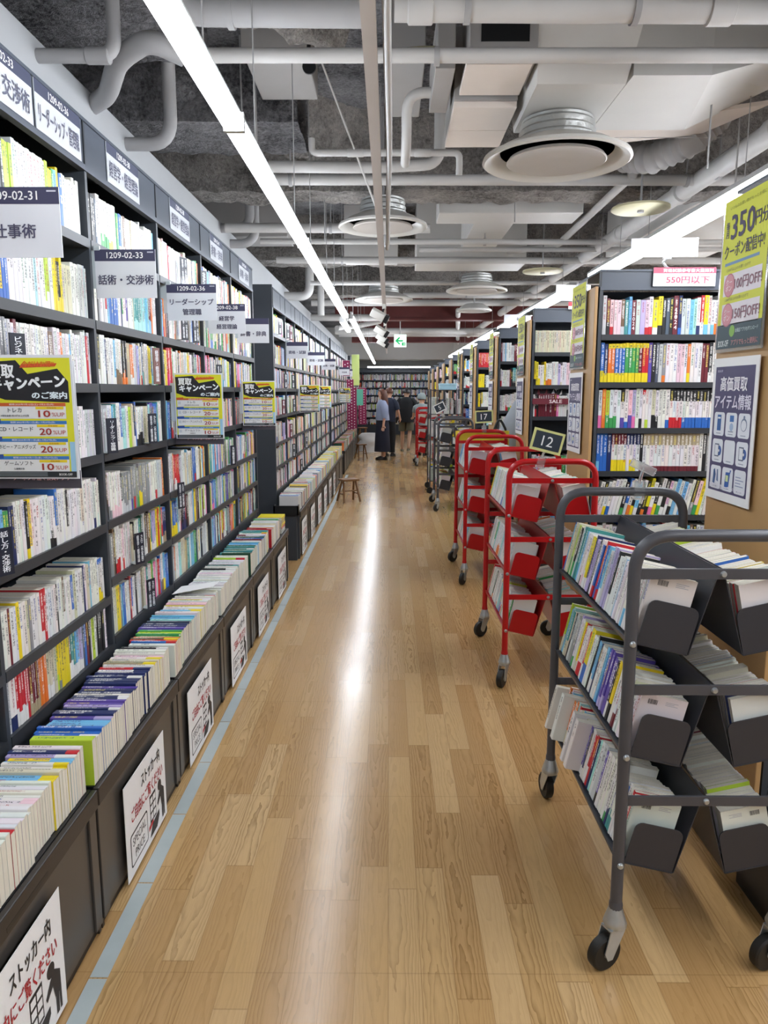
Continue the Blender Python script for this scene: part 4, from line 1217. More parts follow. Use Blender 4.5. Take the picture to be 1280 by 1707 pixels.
for i in range(7):
    y0 = 14.3 + PITCHW * i
    stocker(y0, 'dark floor stocker of the third block, ' + (WORD[i] + ' along it'))
    row = fill(('U', i), '%s stocker of third block' % WORD[i], '+its near end', (-.862, y0 + .006, 0), (0, 1, 0), (0, 0, -1), (-1, 0, 0), PITCHW - .02, '', mix='rrroeedwtk', H=(.18, .2), D=.15, jitter=0)
    for r in row:
        r['under'] = 1.; r['O'] = Vector((-.86 - R.uniform(0, .012), r['O'].y, TRAY - .003 + r['D']))
bx = empty('black_bin', (-1.09, 6.98, 0)); tag(bx, 'black open bin standing against the end of second block', 'bin')
MB().box(0, .235, -.02, -.005, 0, .5, 'shelf_side').build('front_panel', bx); MB().box(0, .235, -.10, -.085, .44, .53, 'black_plastic').box(0, .012, -.1, -.005, .44, .53, 'black_plastic').box(.223, .235, -.1, -.005, .44, .53, 'black_plastic').box(0, .235, -.1, -.005, .43, .445, 'black_plastic').box(0.02, .215, -.09, -.02, 0, .43, 'shelf_side').build('tray', bx)
more_posters([7.08 + PITCHW * i for i in range(6)], ['the %s stocker of the second block' % WORD[i] for i in range(6)])
for y, t in ((8.09, 'nearest of three on the second block'), (10.2, 'middle of three on the second block'), (12.3, 'farthest of three on the second block')):
    category_sign(y, '', ['資格・試験'], 'hanging exam-book sign, ' + t)
category_sign(16.6, '', ['児童書'], 'left hanging sign of the third block, white')
category_sign(18.0, '', ['コミック'], 'right hanging sign of the third block, white')
for i, (y, z, c) in enumerate(((7.42, 2.152, 'plate_navy'), (8.0, 2.152, 'plate_navy'), (8.7, 2.152, 'plate_navy'), (7.75, 1.63, 'plate_navy'), (8.35, 1.63, 'plate_navy'), (7.55, 1.365, 'ink_5e1c2c'), (8.4, 1.365, 'plate_navy'), (8.1, 1.097, 'ink_5e1c2c'), (8.3, .865, 'plate_navy'), (9.0, .63, 'plate_navy'), (9.6, .865, 'plate_navy'), (8.25, 2.152, 'ink_5e1c2c'))):
    ink('5e1c2c')
    divider(y, z, ['資格・試験'], 'divider plate on the second block, %s shelf, %s' % (SHW[[2.152, 1.866, 1.63, 1.365, 1.097, .865, .63].index(z)], 'maroon' if c != 'plate_navy' else ('near its first bay end' if y < 8 else 'farther than the maroon one, at %s bay' % WORD[int((y - 7.2) / PITCHW)])), .06, .15, 66, colr=c)

# ================================================================== RIGHT ROWS
ZR = [1.926, 1.649, 1.379, 1.119, .849, .575, .30, .08]
RX = 1.2
ROWS = [2.25, 4.45, 6.47, 8.42, 10.5, 12.5, 14.5, 16.5, 18.5, 20.5, 22.5]
RN = ['nearest', 'second', 'third', 'fourth', 'fifth', 'sixth', 'seventh', 'eighth', 'ninth', 'tenth', 'eleventh']
RTOK = {
 (1, 0): 'i m.k q.r q q f.i t s m@1.35 i@1.2 v@1.3 q.r w.r y.w@1.4 y.k@1.3 k z k m@1.35 n.b i2@1.2 s a w.n r.w y.s@1.2 i w.s w.o r^w@1.3 r^w@1.3 b w3',
 (1, 1): 'b.y n.y o.y^y o.y^y b.y^y b.y^y b.y^y e.y^y e.y^y e.y^y e.y^y m.y^y r.y^y r.y^y u k z i g.o w w w@1.2 q q w o.y w3',
 (1, 2): 'w.p o l.e w.e w.e w w.u^k w.b q.u v.p w w.k w^r w.l w c.k w.k w w w.b w.r^k w.r^k w.r^k w.r^k w.b^k w.b^k w.b^k w.b^k w.b^k w.b^k w.b^k w.b^k w.b^k w.b^k w.b^k',
 (1, 3): 'b.s b2 n@1.3 w.y^m w.y^m w.y^m w.y^m w.y^m w.w^n w.y^n w.y^n w^n k.m w.m^h w.m^h w.m^h w.m^h w.m^h w.m^h w.m^h w.m^h w.m^h w.m^h w.m^h w.m^h w.m^h w.m^h w.m^h',
 (1, 4): 'w.q w.q^k w.y w.b w w2 k.e b.i w.o k.y s.w w.k k.o y.k w.p k.y w.e k.w q.w w.k',
 (1, 5): 'w.k w2 i.k w.i2 i2 b.w s.w b.w2 n.w b2 s.w w2 b3',
 (2, 0): 'c30', (2, 1): 'y.k y w.y w2 y w3.o w4 v w.c w2 q3', (2, 2): 'w k.r k m8 p w4 i.k', (2, 4): 'w3 v r w5.o w6 e2', (2, 5): 'o5 c8 w4', (2, 6): 'b4 w3 i3 s5',
 (3, 0): 'm i2 s w4 i2 m3', (3, 1): 'w.r w6 m k t.k2 c3', (3, 2): 'w4 w.r2 w.e2 w.y3', (3, 3): 'w.q w6 n w.b s', (3, 4): 'c2 k2 d w q3 m2',
 (4, 0): 'r8@1.2 n4', (4, 1): 'y6 k w4', (4, 2): 'y2 k y.w w5', (4, 3): 'k4 g z', (4, 4): 'q.k q i w2 m w3',
}
import copy as _cp
for k, y in enumerate(ROWS):
    ep = empty('end_panel_board', (RX, y, 0)); 
    bc = bookcase((RX + .03, y + .012, 0), 0, .9, ZR, 2.2, .5, 'freestanding dark bookcase, %s right-hand row, end nearest the aisle' % RN[k], ends=(True, True), group='right-hand rows', crown=(2.2, 2.285))
    bpy.data.objects.remove(ep)
    m = MB().box(-.03, -.012, -.012, .51, 0, 2.2, 'end_wood').build('end_panel', bc, smooth=False, bevel=.003)
    m2 = MB().box(0, .9, .24, .25, .05, 2.2, 'shelf_side').build('middle_panel', bc, smooth=False)
    if k in (1, 2, 3):
        bookcase((RX + .93, y + .012, 0), 0, .9, ZR, 2.2, .5, 'freestanding dark bookcase, %s right-hand row, farther from the aisle' % RN[k], ends=(False, True), group='right-hand rows', crown=(2.2, 2.285))
    for j, z in enumerate(ZR[:7]):
        if k == 2 and j == 3: continue
        wb = .868
        lean = .22 if (k, j) == (1, 4) else 0.
        tall = (.2, .23) if k == 1 else (.17, .21)
        if (k, j) in ((1, 1), (1, 2), (1, 3)): tall = (.225, .235)
        if (k, j) == (2, 0): tall = (.185, .19)
        row = fill(('R', k, j), '%s shelf of %s right-hand row' % (['top', 'second', 'third', 'fourth', 'fifth', 'sixth', 'seventh'][j], RN[k]), '+the left end', (RX + .053, y + .02, z), (1, 0, 0), (0, 1, 0), (0, 0, 1), wb, RTOK.get((k, j), ''), mix=MIX if k < 3 else MIX + MIX_W, H=tall, D=.15, th=(.017, .023) if k == 1 else (.012, .02), lean=lean)
        for r in row:
            q = proj(r['O'])
            lim = [1400, 1190, 955, 872, 818, 780, 760, 750, 740, 730, 730][k]
            if k == 0 or q is None or q[0] > lim: r['vis'] = 0.
            if k == 1 and j >= 5: r['vis'] = .35
            if k == 1 and j == 1 and r['low'] == 'y': r['lf'] = .3 if r['c'] == 'b' and not r['top'] else .25
            if k == 1 and j == 3 and r['low'] in ('y', 'm'): r['lf'] = .3 if r['low'] == 'y' else .14
            if k == 1 and j == 2 and r['top'] == 'k': r['lf'] = .28
            if k == 1 and j == 0 and r['c'] == 'm' and r['i'] > 5: r['txt'] = [('2\n0\n2\n4', .4, .5, 'f1e6e6')]
            if k == 1 and j == 0 and r['top'] == 'w': r['txt'] = [('S\nP\nI', .66, .36, 'b3203a')]
    if k in (1, 2, 3):
        for j, z in enumerate(ZR[:7]):
            row = fill(('Q', k, j), 'far bay', '+left', (RX + .957, y + .02, z), (1, 0, 0), (0, 1, 0), (0, 0, 1), .85, '', H=(.18, .22), D=.15)
            for r in row: r['vis'] = 0.

# face-out display and SALE strip in the third row
sl = Sheet('sale_strip', .55, .05, 'ink_6d2230' if ink('6d2230') else '', .004); sl.text('SALE', .2, .025, .03, 'f2e6e4', w=.11, bold=.03)
sl.build((RX + .045, 6.474, 1.487), 0, 'maroon SALE strip along a shelf of the third right-hand row', 'sign')
for k, (x, c, d, rz, h) in enumerate(((.03, '3a2a2e', '7a3038', -6, .15), (.15, '18181c', 'd8d8d8', 8, .2), (.31, '1c2230', '3d5f8a', -4, .15))):
    o = empty('face_out_book', (RX + .045 + x, 6.53, 1.532), 0); tag(o, ('dark face-out paperback left of the big black one', 'big black face-out book with white marks above SALE strip', 'bluish face-out paperback right of the big black one')[k], 'book', 'face-out books above the SALE strip')
    M = Matrix.Rotation(rad(-12), 4, 'X') @ Matrix.Rotation(rad(rz * .5), 4, 'Y')
    ink(c); ink(d)
    MB().box(0, .13 + .02 * (k == 1), 0, .016, .012, h, 'ink_' + c, M).build('cover', o)
    mm = MB()
    for q in range(5):
        mm.add([tuple(M @ Vector((.02 + .018 * q, -.001, .04 + .02 * ((q * 7) % 4)))), tuple(M @ Vector((.05 + .016 * q, -.001, .05 + .02 * ((q * 5) % 4)))), tuple(M @ Vector((.04 + .018 * q, -.001, .09 + .015 * ((q * 3) % 4))))], [(0, 1, 2)], 'ink_' + d)
    mm.build('cover_art', o, smooth=False)

# posters on the wooden end panels (local x runs towards the camera side)
def yellow_poster():
    W, H = .345, .527
    s = Sheet('coupon_board', W, H, 'clear_plastic', .004)
    s.rect(.012, .012, W - .012, H - .012, 'cfd23a', 1)
    s.text('いつものお買い物がもっとお得に', W * .52, H - .04, .012, '6e7320', w=W * .72, bold=.0)
    s.text('毎\n月', .045, H - .11, .055, '4a3f63', w=.025, bold=.03)
    s.text('350', .155, H - .107, .082, '3c3350', w=.17, bold=.035)
    s.text('円分', .285, H - .11, .048, '3c3350', w=.085, bold=.03)
    s.text('クーポン配信中!', W * .5, H - .185, .048, '4a4450', w=W * .82, bold=.03)
    s.rect(.04, H - .232, W - .06, H - .222, '6f8fae', 2)
    for v, t in ((H - .3, '100円OFF!'), (H - .4, '150円OFF!')):
        s.text('1,500円以上のお買い上げで', W * .42, v + .052, .012, '7a7450', w=W * .5, bold=0)
        s.rect(.04, v - .035, W - .035, v + .038, 'ded7dc', 2)
        s.disc(.085, v, .04, 'b9707e', 3); s.disc(.085, v, .036, 'cf8f98', 4)
        s.text('クー\nポン', .085, v, .04, 'f5e6e8', w=.045, bold=.02, lay=6)
        s.text(t, .22, v, .04, '8c5f6c', w=.19, bold=.03, lay=5)
    s.rect(.012, .012, W - .012, .095, '31474f', 2)
    s.disc(.13, .07, .02, '7fae4a', 3); s.text('会員証アプリをダウンロード', .235, .07, .014, 'cfe0e0', w=.16, bold=.02)
    s.text('BOOK-OFF', .07, .03, .022, 'dfe8e8', w=.08, bold=.03); s.text('アプリでもっと便利に', .225, .03, .02, 'c98f8f', w=.19, bold=.03)
    return s
def purple_poster():
    W, H = .335, .5
    s = Sheet('item_poster', W, H, 'paper', .003)
    s.rect(.022, .03, W - .022, H - .03, '4a4569', 1)
    s.text('BOOK-OFF', .06, H - .045, .008, 'cfcbe0', w=.04, bold=.02)
    s.text('高価買取', W * .5, H - .09, .05, 'efecf2', w=.2, bold=.045)
    s.text('アイテム情報', W * .5, H - .152, .05, 'e4e0ee', w=.27, bold=.045)
    cw, ch = .082, .083
    for a in range(3):
        for b in range(3):
            u, v = .036 + a * .093, H - .272 - b * .095
            s.round(u, v, u + cw, v + ch, .012, 'dfe2e8', 2)
            k = a + 3 * b
            if k == 0: s.rect(u + .026, v + .018, u + .056, v + .074, '2f5f9c', 3).rect(u + .03, v + .06, u + .052, v + .066, 'e8eef4', 4)
            if k == 1: s.rect(u + .03, v + .052, u + .06, v + .074, '3d6fb0', 3).disc(u + .045, v + .034, .014, '9fb4cf', 3).rect(u + .022, v + .016, u + .06, v + .02, '8f98aa', 3)
            if k == 2: s.disc(u + .041, v + .045, .022, '70809a', 3).disc(u + .041, v + .043, .018, 'dfe2e8', 4).disc(u + .041, v + .07, .006, '70809a', 3)
            if k in (3, 5): s.rect(u + .02, v + .02, u + .054, v + .066, '56627a', 3).rect(u + .024, v + .024, u + .05, v + .062, 'dfe2e8', 4).disc(u + .056, v + .042, .018, '3f5f9f', 3).disc(u + .056, v + .042, .005, 'dfe2e8', 5)
            if k == 6: s.poly([(u + .02, v + .02), (u + .036, v + .016), (u + .044, v + .05), (u + .034, v + .072), (u + .024, v + .066)], '41608f', 3).poly([(u + .05, v + .03), (u + .066, v + .026), (u + .06, v + .07), (u + .05, v + .07)], '6f83a6', 3)
            if k == 7: s.poly([(u + .022, v + .014), (u + .054, v + .014), (u + .062, v + .068), (u + .028, v + .066)], '3560a8', 3).rect(u + .03, v + .034, u + .05, v + .056, 'cddca0', 4).poly([(u + .056, v + .05), (u + .07, v + .076), (u + .06, v + .076)], '3560a8', 4)
            if k == 8:
                for q in range(4): s.rect(u + .01, v + .026 + q * .01, u + .068 - (q % 2) * .02, v + .029 + q * .01, '8a93b5', 3)
            s.rect(u + .022, v + .007, u + .058, v + .01, '9aa0b2', 3)
    s.text('期間限定買取バーコードをCHECK!', W * .5, .048, .018, 'ece9f2', w=W * .8, bold=.03)
    return s
yp = yellow_poster().build((RX - .0145, 2.75, 1.735), -HALF, 'yellow 350-yen coupon poster on the nearest wooden end panel', 'poster', 'yellow posters on end panels')
pp = purple_poster().build((RX - .014, 2.745, 1.215), -HALF, 'purple item-information poster on the nearest wooden end panel', 'poster', 'purple posters on end panels')
for k in range(1, 6):
    for src, x, nm_, g in ((yp, RX - .0145, 'yellow 350-yen coupon', 'yellow posters on end panels'), (pp, RX - .014, 'purple item-information', 'purple posters on end panels')):
        c = copy_tree(src); c.location = (x, ROWS[k] + .48, src.location.z)
        tag(c, '%s poster on the end panel of the %s right-hand row' % (nm_, RN[k]), 'poster', g)

# price signs and cards on the row tops
def price_sign(name='price_sign'):
    s = Sheet(name, .36, .105, 'acrylic_white', .003)
    s.rect(0, .072, .36, .105, 'c9566c', 1)
    s.text('資格試験参考書大量陳列', .2, .088, .02, 'f6eef0', w=.29, bold=.03)
    s.text('550円以下', .2, .036, .042, 'c4566e', w=.25, bold=.04)
    return s
ps = price_sign().build((1.53, 4.445, 2.2), 0, 'white and red 550-yen price sign on the exam-book row', 'sign', '550-yen price signs')
ps2 = copy_tree(ps); ps2.location = (1.33, 3.02, 2.0); ps2.rotation_euler = (0, rad(-80), rad(-40)); ps2.location = (1.235, 2.765, 2.17)
ps2.rotation_euler = (0, rad(12), rad(-64))
tag(ps2, 'slanted 550-yen price sign sticking out behind the yellow poster', 'sign', '550-yen price signs')
MB().box(-.02, .03, -.003, .003, .02, .03, 'acrylic_edge').build('bracket', ps2)
for (x, y, z, wd, h, rz, lab) in ((1.41, 4.5, 2.37, .38, .105, -4, 'blank white card on a clip above the exam-book row'), (1.42, 6.5, 2.36, .3, .13, 5, 'blank white card on a clip above the third row'), (1.28, 8.45, 2.34, .3, .1, 0, 'white card with small lettering above the fourth row')):
    s = Sheet('clip_card', wd, h, 'acrylic_white', .003)
    if y > 8: s.text('新書', wd * .6, h * .5, h * .4, '4b4a52', bold=.03)
    s.extra.append(('clip', MB().tube([(wd * .55, 0, .0), (wd * .5, .01, -.03), (wd * .57, .0, -.068)], .008, 'clear_plastic', 8).box(wd * .48, wd * .62, -.004, .004, -.012, .01, 'clear_plastic')))
    s.build((x, y, z), rad(rz), lab, 'card', 'clip cards on the row tops')
s = Sheet('red_topper', .22, .06, 'ink_c2434f' if ink('c2434f') else '', .003); s.rect(.0, .0, .22, .025, 'f0f0f0'); s.build((1.52, 6.46, 2.285), 0, 'red and white topper sign on the third right-hand row', 'sign')
s = Sheet('red_topper', .22, .06, 'ink_c2434f', .003); s.rect(.0, .0, .22, .025, 'f0f0f0'); s.build((1.45, 10.49, 2.285), 0, 'red and white topper sign on the fifth right-hand row', 'sign')

# back shelf at the far end
for i in range(5):
    x = -1.9 + i * .9
    bookcase((x, 27.6, 0), 0, .9, [2.0, 1.73, 1.46, 1.19, .92, .65, .38], 2.3, .3, 'bookcase across the far end of the shop, %s from the left' % ONES[i + 1], group='far end bookcases', crown=(2.3, 2.42), ends=(True, i == 4))
    for j, z in enumerate([2.0, 1.73, 1.46, 1.19, .92, .65, .38]):
        row = fill(('Z', i, j), 'far end shelf', '+left', (x + .022, 27.606, z), (1, 0, 0), (0, 1, 0), (0, 0, 1), .87, '', H=(.17, .22), mix=MIX_W + 'nnttbbqqmmkk')
        for r in row: r['vis'] = 0

# ================================================================== BOOK CARTS
def cart(y0, paint, label, toks, yaw=0., x0=.635, L=.84, name='book_cart', wheels=((150, 150), (20, 160)), vis=1., desc='', mix=MIX_W, zoff=0.):
    """double-sided book truck: two hooped end frames, three tiers of troughs on each side, four castors"""
    W = .455; c = x0 + W / 2
    o = empty(name, (c, y0, 0)); tag(o, label, 'cart', 'book carts along the right')
    TR = .0165; plate = 'cart_plate' if paint == 'cart_grey' else 'cart_plate_red'
    for y in (0., L):
        pts = fillet([(-W / 2, y, .135), (-W / 2, y, 1.235), (W / 2, y, 1.235), (W / 2, y, .135)], .1, 8)
        f = MB().tube(pts, TR, paint, 14).build('end_frame', o)
        for zb in (1.134, .818, .50):
            b = MB().box(-W / 2 + .01, W / 2 - .01, y - .004, y + .004, zb - .014, zb + .014, paint).build('cross_bar', f, smooth=False, bevel=.001)
            s_ = -1 if y == 0 else 1
            for bx_ in (0, -W / 2 + .001, W / 2 - .001):
                zz = zb if bx_ == 0 else zb - .185
                yy = y + s_ * (.004 if bx_ == 0 else TR)
                MB().lathe([(.0, .007), (.006, .0065), (.0085, .003), (.009, 0)] if s_ > 0 else [(.009, 0), (.0085, -.003), (.006, -.0065), (0, -.007)], 'zinc', (bx_, yy, zz), 1, 12).build('bolt', f)
        for sx in (-1, 1):
            MB().lathe([(.018, .14), (.019, .19), (.0165, .2)], paint, (sx * W / 2, y, 0), 2, 14).build('socket', f)
    ph = .228; ca, sa = math.cos(ph), math.sin(ph)
    for ti, zb in enumerate((1.134, .818, .50)):
        for sd in (-1, 1):
            # trough section: outer edge -> inner corner -> apex
            p_out = Vector((sd * (W / 2 + .002), zb - .185)); inner = Vector((sd * .072, zb - .221)); apex = Vector((sd * .005, zb + .012))
            th = .002
            m = MB()
            y1, y2 = .006, L - .006
            m.add([(p_out.x, y1, p_out.y), (inner.x, y1, inner.y), (inner.x, y2, inner.y), (p_out.x, y2, p_out.y), (p_out.x, y1, p_out.y - th), (inner.x, y1, inner.y - th), (inner.x, y2, inner.y - th), (p_out.x, y2, p_out.y - th)],
                  [(0, 1, 2, 3), (7, 6, 5, 4), (0, 4, 5, 1), (2, 6, 7, 3), (0, 3, 7, 4)], plate)
            m.add([(p_out.x - sd * .0, y1, p_out.y), (p_out.x, y2, p_out.y), (p_out.x - sd * .004, y2, p_out.y - .016), (p_out.x - sd * .004, y1, p_out.y - .016), (p_out.x - sd * .006, y1, p_out.y), (p_out.x - sd * .006, y2, p_out.y), (p_out.x - sd * .006, y2, p_out.y - .016), (p_out.x - sd * .006, y1, p_out.y - .016)],
                  [(0, 1, 2, 3), (7, 6, 5, 4), (0, 3, 7, 4), (1, 5, 6, 2), (3, 2, 6, 7)], plate)
            m.build('shelf', o, smooth=False)
            MB().add([(inner.x, y1, inner.y), (apex.x, y1, apex.y), (apex.x, y2, apex.y), (inner.x, y2, inner.y), (inner.x - sd * th, y1, inner.y), (apex.x - sd * th, y1, apex.y), (apex.x - sd * th, y2, apex.y), (inner.x - sd * th, y2, inner.y)],
                     [(0, 1, 2, 3), (7, 6, 5, 4), (1, 5, 6, 2), (0, 4, 5, 1), (3, 2, 6, 7)], plate).build('back_plate', o, smooth=False)
            # rounded end plates closing the trough
            d = Vector((-sd * ca, -sa)); u = Vector((-sd * sa, ca))      # d: along shelf inwards, u: up along the back
            base = p_out + d * .022
            for y in (.008, L - .011):
                wpl, hpl, rr = .138, .125, .022
                out = [(0, -.004), (wpl, -.004)]
                for cx, cy, a0 in ((wpl - rr, hpl - rr, 0), (rr, hpl - rr, 90)):
                    for q in range(5):
                        t = rad(a0 + q * 22.5); out.append((cx + rr * math.cos(t), cy + rr * math.sin(t)))
                P2 = [base + d * a + u * b for a, b in out]
                MB().prism([(p.x, p.y) for p in P2], 1, y, y + .003, plate).build('end_plate', o, smooth=False)
    # castors
    k = 0
    for sx in (-1, 1):
        for y in (0., L):
            ang = (wheels[0][0], wheels[0][1], wheels[1][0], wheels[1][1])[k]; k += 1
            cs = empty('castor', (sx * W / 2, y, 0), rad(ang)); cs.parent = o
            MB().lathe([(.012, .2), (.03, .142), (.033, .132), (.03, .124), (.012, .118)], 'zinc', n=18).build('swivel', cs)
            t = MB()
            for s_ in (-1, 1):
                t.add([(-.024, s_ * .018, .122), (.03, s_ * .018, .122), (.048, s_ * .018, .06), (.036, s_ * .018, .035), (.02, s_ * .018, .035),
                       (-.024, s_ * .021, .122), (.03, s_ * .021, .122), (.048, s_ * .021, .06), (.036, s_ * .021, .035), (.02, s_ * .021, .035)],
                      [(0, 1, 2, 3, 4), (9, 8, 7, 6, 5)] + [(i, 5 + i, 5 + (i + 1) % 5, (i + 1) % 5) for i in range(5)], 'zinc')
            t.box(-.024, .03, -.021, .021, .119, .124, 'zinc').build('fork', cs, smooth=False)
            MB().lathe([(.030, -.015), (.044, -.0155), (.05, -.011), (.0505, 0), (.05, .011), (.044, .0155), (.03, .015)], 'rubber', (.034, 0, .0505), 1, 28).build('tyre', cs)
            MB().lathe([(0, -.019), (.008, -.019), (.009, -.0165), (.012, -.013), (.028, -.013), (.031, -.014), (.031, .014), (.028, .013), (.012, .013), (.009, .0165), (.008, .019), (0, .019)], 'hub_grey', (.034, 0, .0505), 1, 20).build('hub', cs)
    # the books, spines outwards, leaning back on the troughs
    for ti, zb in enumerate((1.134, .818, .50)):
        for sd in (-1, 1):
            key = ('K', label, ti, sd)
            p_out = Vector((sd * (W / 2 - .004), zb - .185 + .0025 + .001))
            Uv = Vector((-sd * sa, 0, ca)); Bv = Vector((-sd * ca, 0, -sa)); A = Vector((0, sd * 1., 0))
            st = Vector((c + p_out.x, y0 + (L - .016 if sd < 0 else .016), p_out.y))
            side = 'aisle side' if sd < 0 else 'wall side'
            row = fill(key, '%s tier, %s, %s' % (('upper', 'middle', 'lower')[ti], desc, side), ('-' if sd < 0 else '+') + 'near end', st, A, Bv, Uv, L - .035, toks.get((ti, sd), ''), mix=mix, H=(.168, .19), D=.128, th=(.011, .019), jitter=.006, bandp=.3)
            for r in row:
                r['over'] = 1.
                r['vis'] = vis if sd < 0 else vis * .35
                if sd > 0 or ti > 0: r['over'] = .35
            if row:
                q = row[-1] if sd < 0 else row[0]
                q['bar'] = sd; q['c'] = 'w'; q['low'] = q['top'] = None
    return o
CT = {
 (0, -1): 'b.s s.b c2 l.e c k.e i t2 s2 w2 w.k w.q y2.w n.w v2 k w2 b.r r.b b.r2 s.w i2 v3 k.w w@2.1',
 (1, -1): 'l.c s a t.c c k i2 g2 v.u w.e w2 y.c r.w w2.r w r.w y.b@2.2 w2 k s.w2 n w3 s b u.v3 u2 k.w y.k w@2.3',
 (2, -1): 'w@1.7 o.w f q.r s.w w@1.7 o.c c o.w a.w r.w w l.b s.w w@1.7 c w@1.9 u2.w n.w w2 r.w r n a w2 i@2 u.k w@2.0',
 (0, 1): 'v.q@1.4 r.w w c w2 y.w c2 w3 b s w4 q w2', (1, 1): 'k.w n w2 r.w w4 c2 k', (2, 1): 'w@2.2 w3 l.w c2 w5',
}
front_cart = cart(1.86, 'cart_grey', 'dark grey book cart in the right foreground', CT, desc='front grey cart', wheels=((205, 100), (200, 190)))
for r in RECS:      # four white books standing proud of the lower tier
    if r['key'] == ('K', 'dark grey book cart in the right foreground', 2, -1) and r['i'] in (0, 5, 14, 16):
        r['O'] = r['O'] - r['B'] * .045; r['c'] = 'w'; r['low'] = None
RC = {(0, -1): 'y c i a2 w2 a.w2 e.w w4 c2 w6 a w3 w@1.8', (1, -1): 'w@1.6 q c2 i w3 w3 e.w a w4 w@1.8', (2, -1): 'o.w@1.5 r w.i2 c w5 k.o w4 w@1.8', (0, 1): 's.q@2 q.b w3', (1, 1): 'b.q v.w w3', (2, 1): 'd@1.6 y w5'}
cart(3.87, 'cart_red', 'red book cart carrying the number 12 sign', RC, desc='red cart 12', wheels=((240, 215), (190, 170)), mix='wwwwwwciiaae')
RC2 = {(0, -1): 's4.w b2 w4 a w3 w@1.7', (1, -1): 'w6 i2 w4', (2, -1): 'c3 w5 o w4'}
cart(6.04, 'cart_red', 'red book cart carrying the number 17 sign', RC2, desc='red cart 17', wheels=((240, 215), (190, 170)), x0=.635, vis=.6, mix='wwwwwwciiaas')
cart(9.85, 'cart_grey', 'dark grey book cart carrying the number 5 sign', {}, desc='grey cart 5', wheels=((230, 215), (190, 170)), x0=.66, vis=.4)
cart(15.9, 'cart_red', 'far red book cart standing near the man in black', {}, desc='far red cart', wheels=((230, 215), (190, 170)), x0=.62, vis=.2)

def number_sign(num, loc, tilt, label, wd=.165, h=.115, frame='cfd08a', rz=0.):
    s = Sheet('cart_number', wd, h, 'ink_' + frame if ink(frame) else '', .008)
    s.rect(.012, .014, wd - .012, h - .012, '2a3440', 1)
    s.text(num, wd * .5, h * .5, h * .46, 'f2f4f4', bold=.0)
    s.extra.append(('clip', MB().tube([(wd * .5, .002, .004), (wd * .47, .006, -.03)], .007, 'clear_plastic', 8).box(wd * .36, wd * .6, -.01, .016, -.085, -.025, 'clear_plastic')))
    o = s.build(loc, rad(rz), label, 'sign', 'number signs on the carts'); o.rotation_euler = (0, rad(tilt), rad(rz)); return o
number_sign('12', (.733, 3.862, 1.305), 14, 'black number 12 card in a yellow-green frame, on red cart')
number_sign('17', (.80, 6.872, 1.305), -3, 'black number 17 card in a yellow-green frame, farther cart')
number_sign('5', (.63, 9.842, 1.30), -26, 'small tilted number 5 card on the far grey cart', .15, .115, 'e6e6e6')
o = empty('sign_clip', (.92, 2.70, 1.235)); tag(o, 'clear plastic clip on the far hoop of the front cart', 'clip')
MB().box(-.02, .02, -.016, .016, -.03, .04, 'clear_plastic').build('jaw', o, bevel=.004)
M = Matrix.Translation((.01, 0, .085)) @ Matrix.Rotation(rad(24), 4, 'Y')
MB().tube([(0, 0, .03), (.015, 0, .09)], .006, 'clear_plastic', 8).build('stem', o); MB().box(-.05, .05, -.006, .006, -.01, .02, 'clear_plastic', M).build('holder', o, bevel=.003)
# yellow notice hung on the far end of the 17 cart
s = Sheet('yellow_notice', .5, 1.0, 'ink_e0d13a' if ink('e0d13a') else '', .004)
s.rect(.02, .05, .48, .9, 'e9e6d2'); 
s.build((.625, 6.935, .235), 0, 'tall yellow-edged notice board behind the number 17 cart', 'notice')

# tall steel rack behind the number 5 cart
tr = empty('steel_rack', (.65, 11.6, 0)); tag(tr, 'tall dark steel rack of books behind the number 5 cart', 'rack')
for x in (0, .5):
    for y in (0, .7): MB().tube([(x, y, .05), (x, y, 1.63)], .012, 'cart_grey', 8).build('post', tr)
for z in (.2, .55, .9, 1.25, 1.62): MB().box(0, .5, 0, .7, z - .012, z, 'cart_grey').build('shelf', tr, smooth=False)
for x in (.1, .2, .3, .4): MB().tube([(x, -.002, 1.25), (x, -.002, 1.62)], .007, 'cart_grey', 6).build('bar', tr)
for x in (0, .5):
    for y in (0, .7): MB().lathe([(.0, -.012), (.05, -.012), (.05, .012), (0, .012)], 'rubber', (x, y, .05), 1, 16).build('wheel', tr)
for z in (.2, .55, .9, 1.25):
    for r in fill(('rack', z), 'steel rack', '+left', (.665, 11.61, z), (1, 0, 0), (0, 1, 0), (0, 0, 1), .47, '', mix=MIX_W, H=(.2, .26)): r['vis'] = 0
    for r in fill(('rackb', z), 'steel rack', '+left', (.655, 12.26, z), (0, -1, 0), (1, 0, 0), (0, 0, 1), .48, '', mix=MIX_W, H=(.2, .26)): r['vis'] = 0
o = empty('binder_box', (.8, 11.75, 1.62)); tag(o, 'light blue file box on top of the tall steel rack', 'box'); ink('a9cfdc')
MB().box(0, .26, 0, .3, 0, .09, 'ink_a9cfdc').build('body', o, bevel=.006); MB().box(-.004, .264, -.004, .304, .065, .1, 'ink_a9cfdc').build('lid', o, bevel=.004)

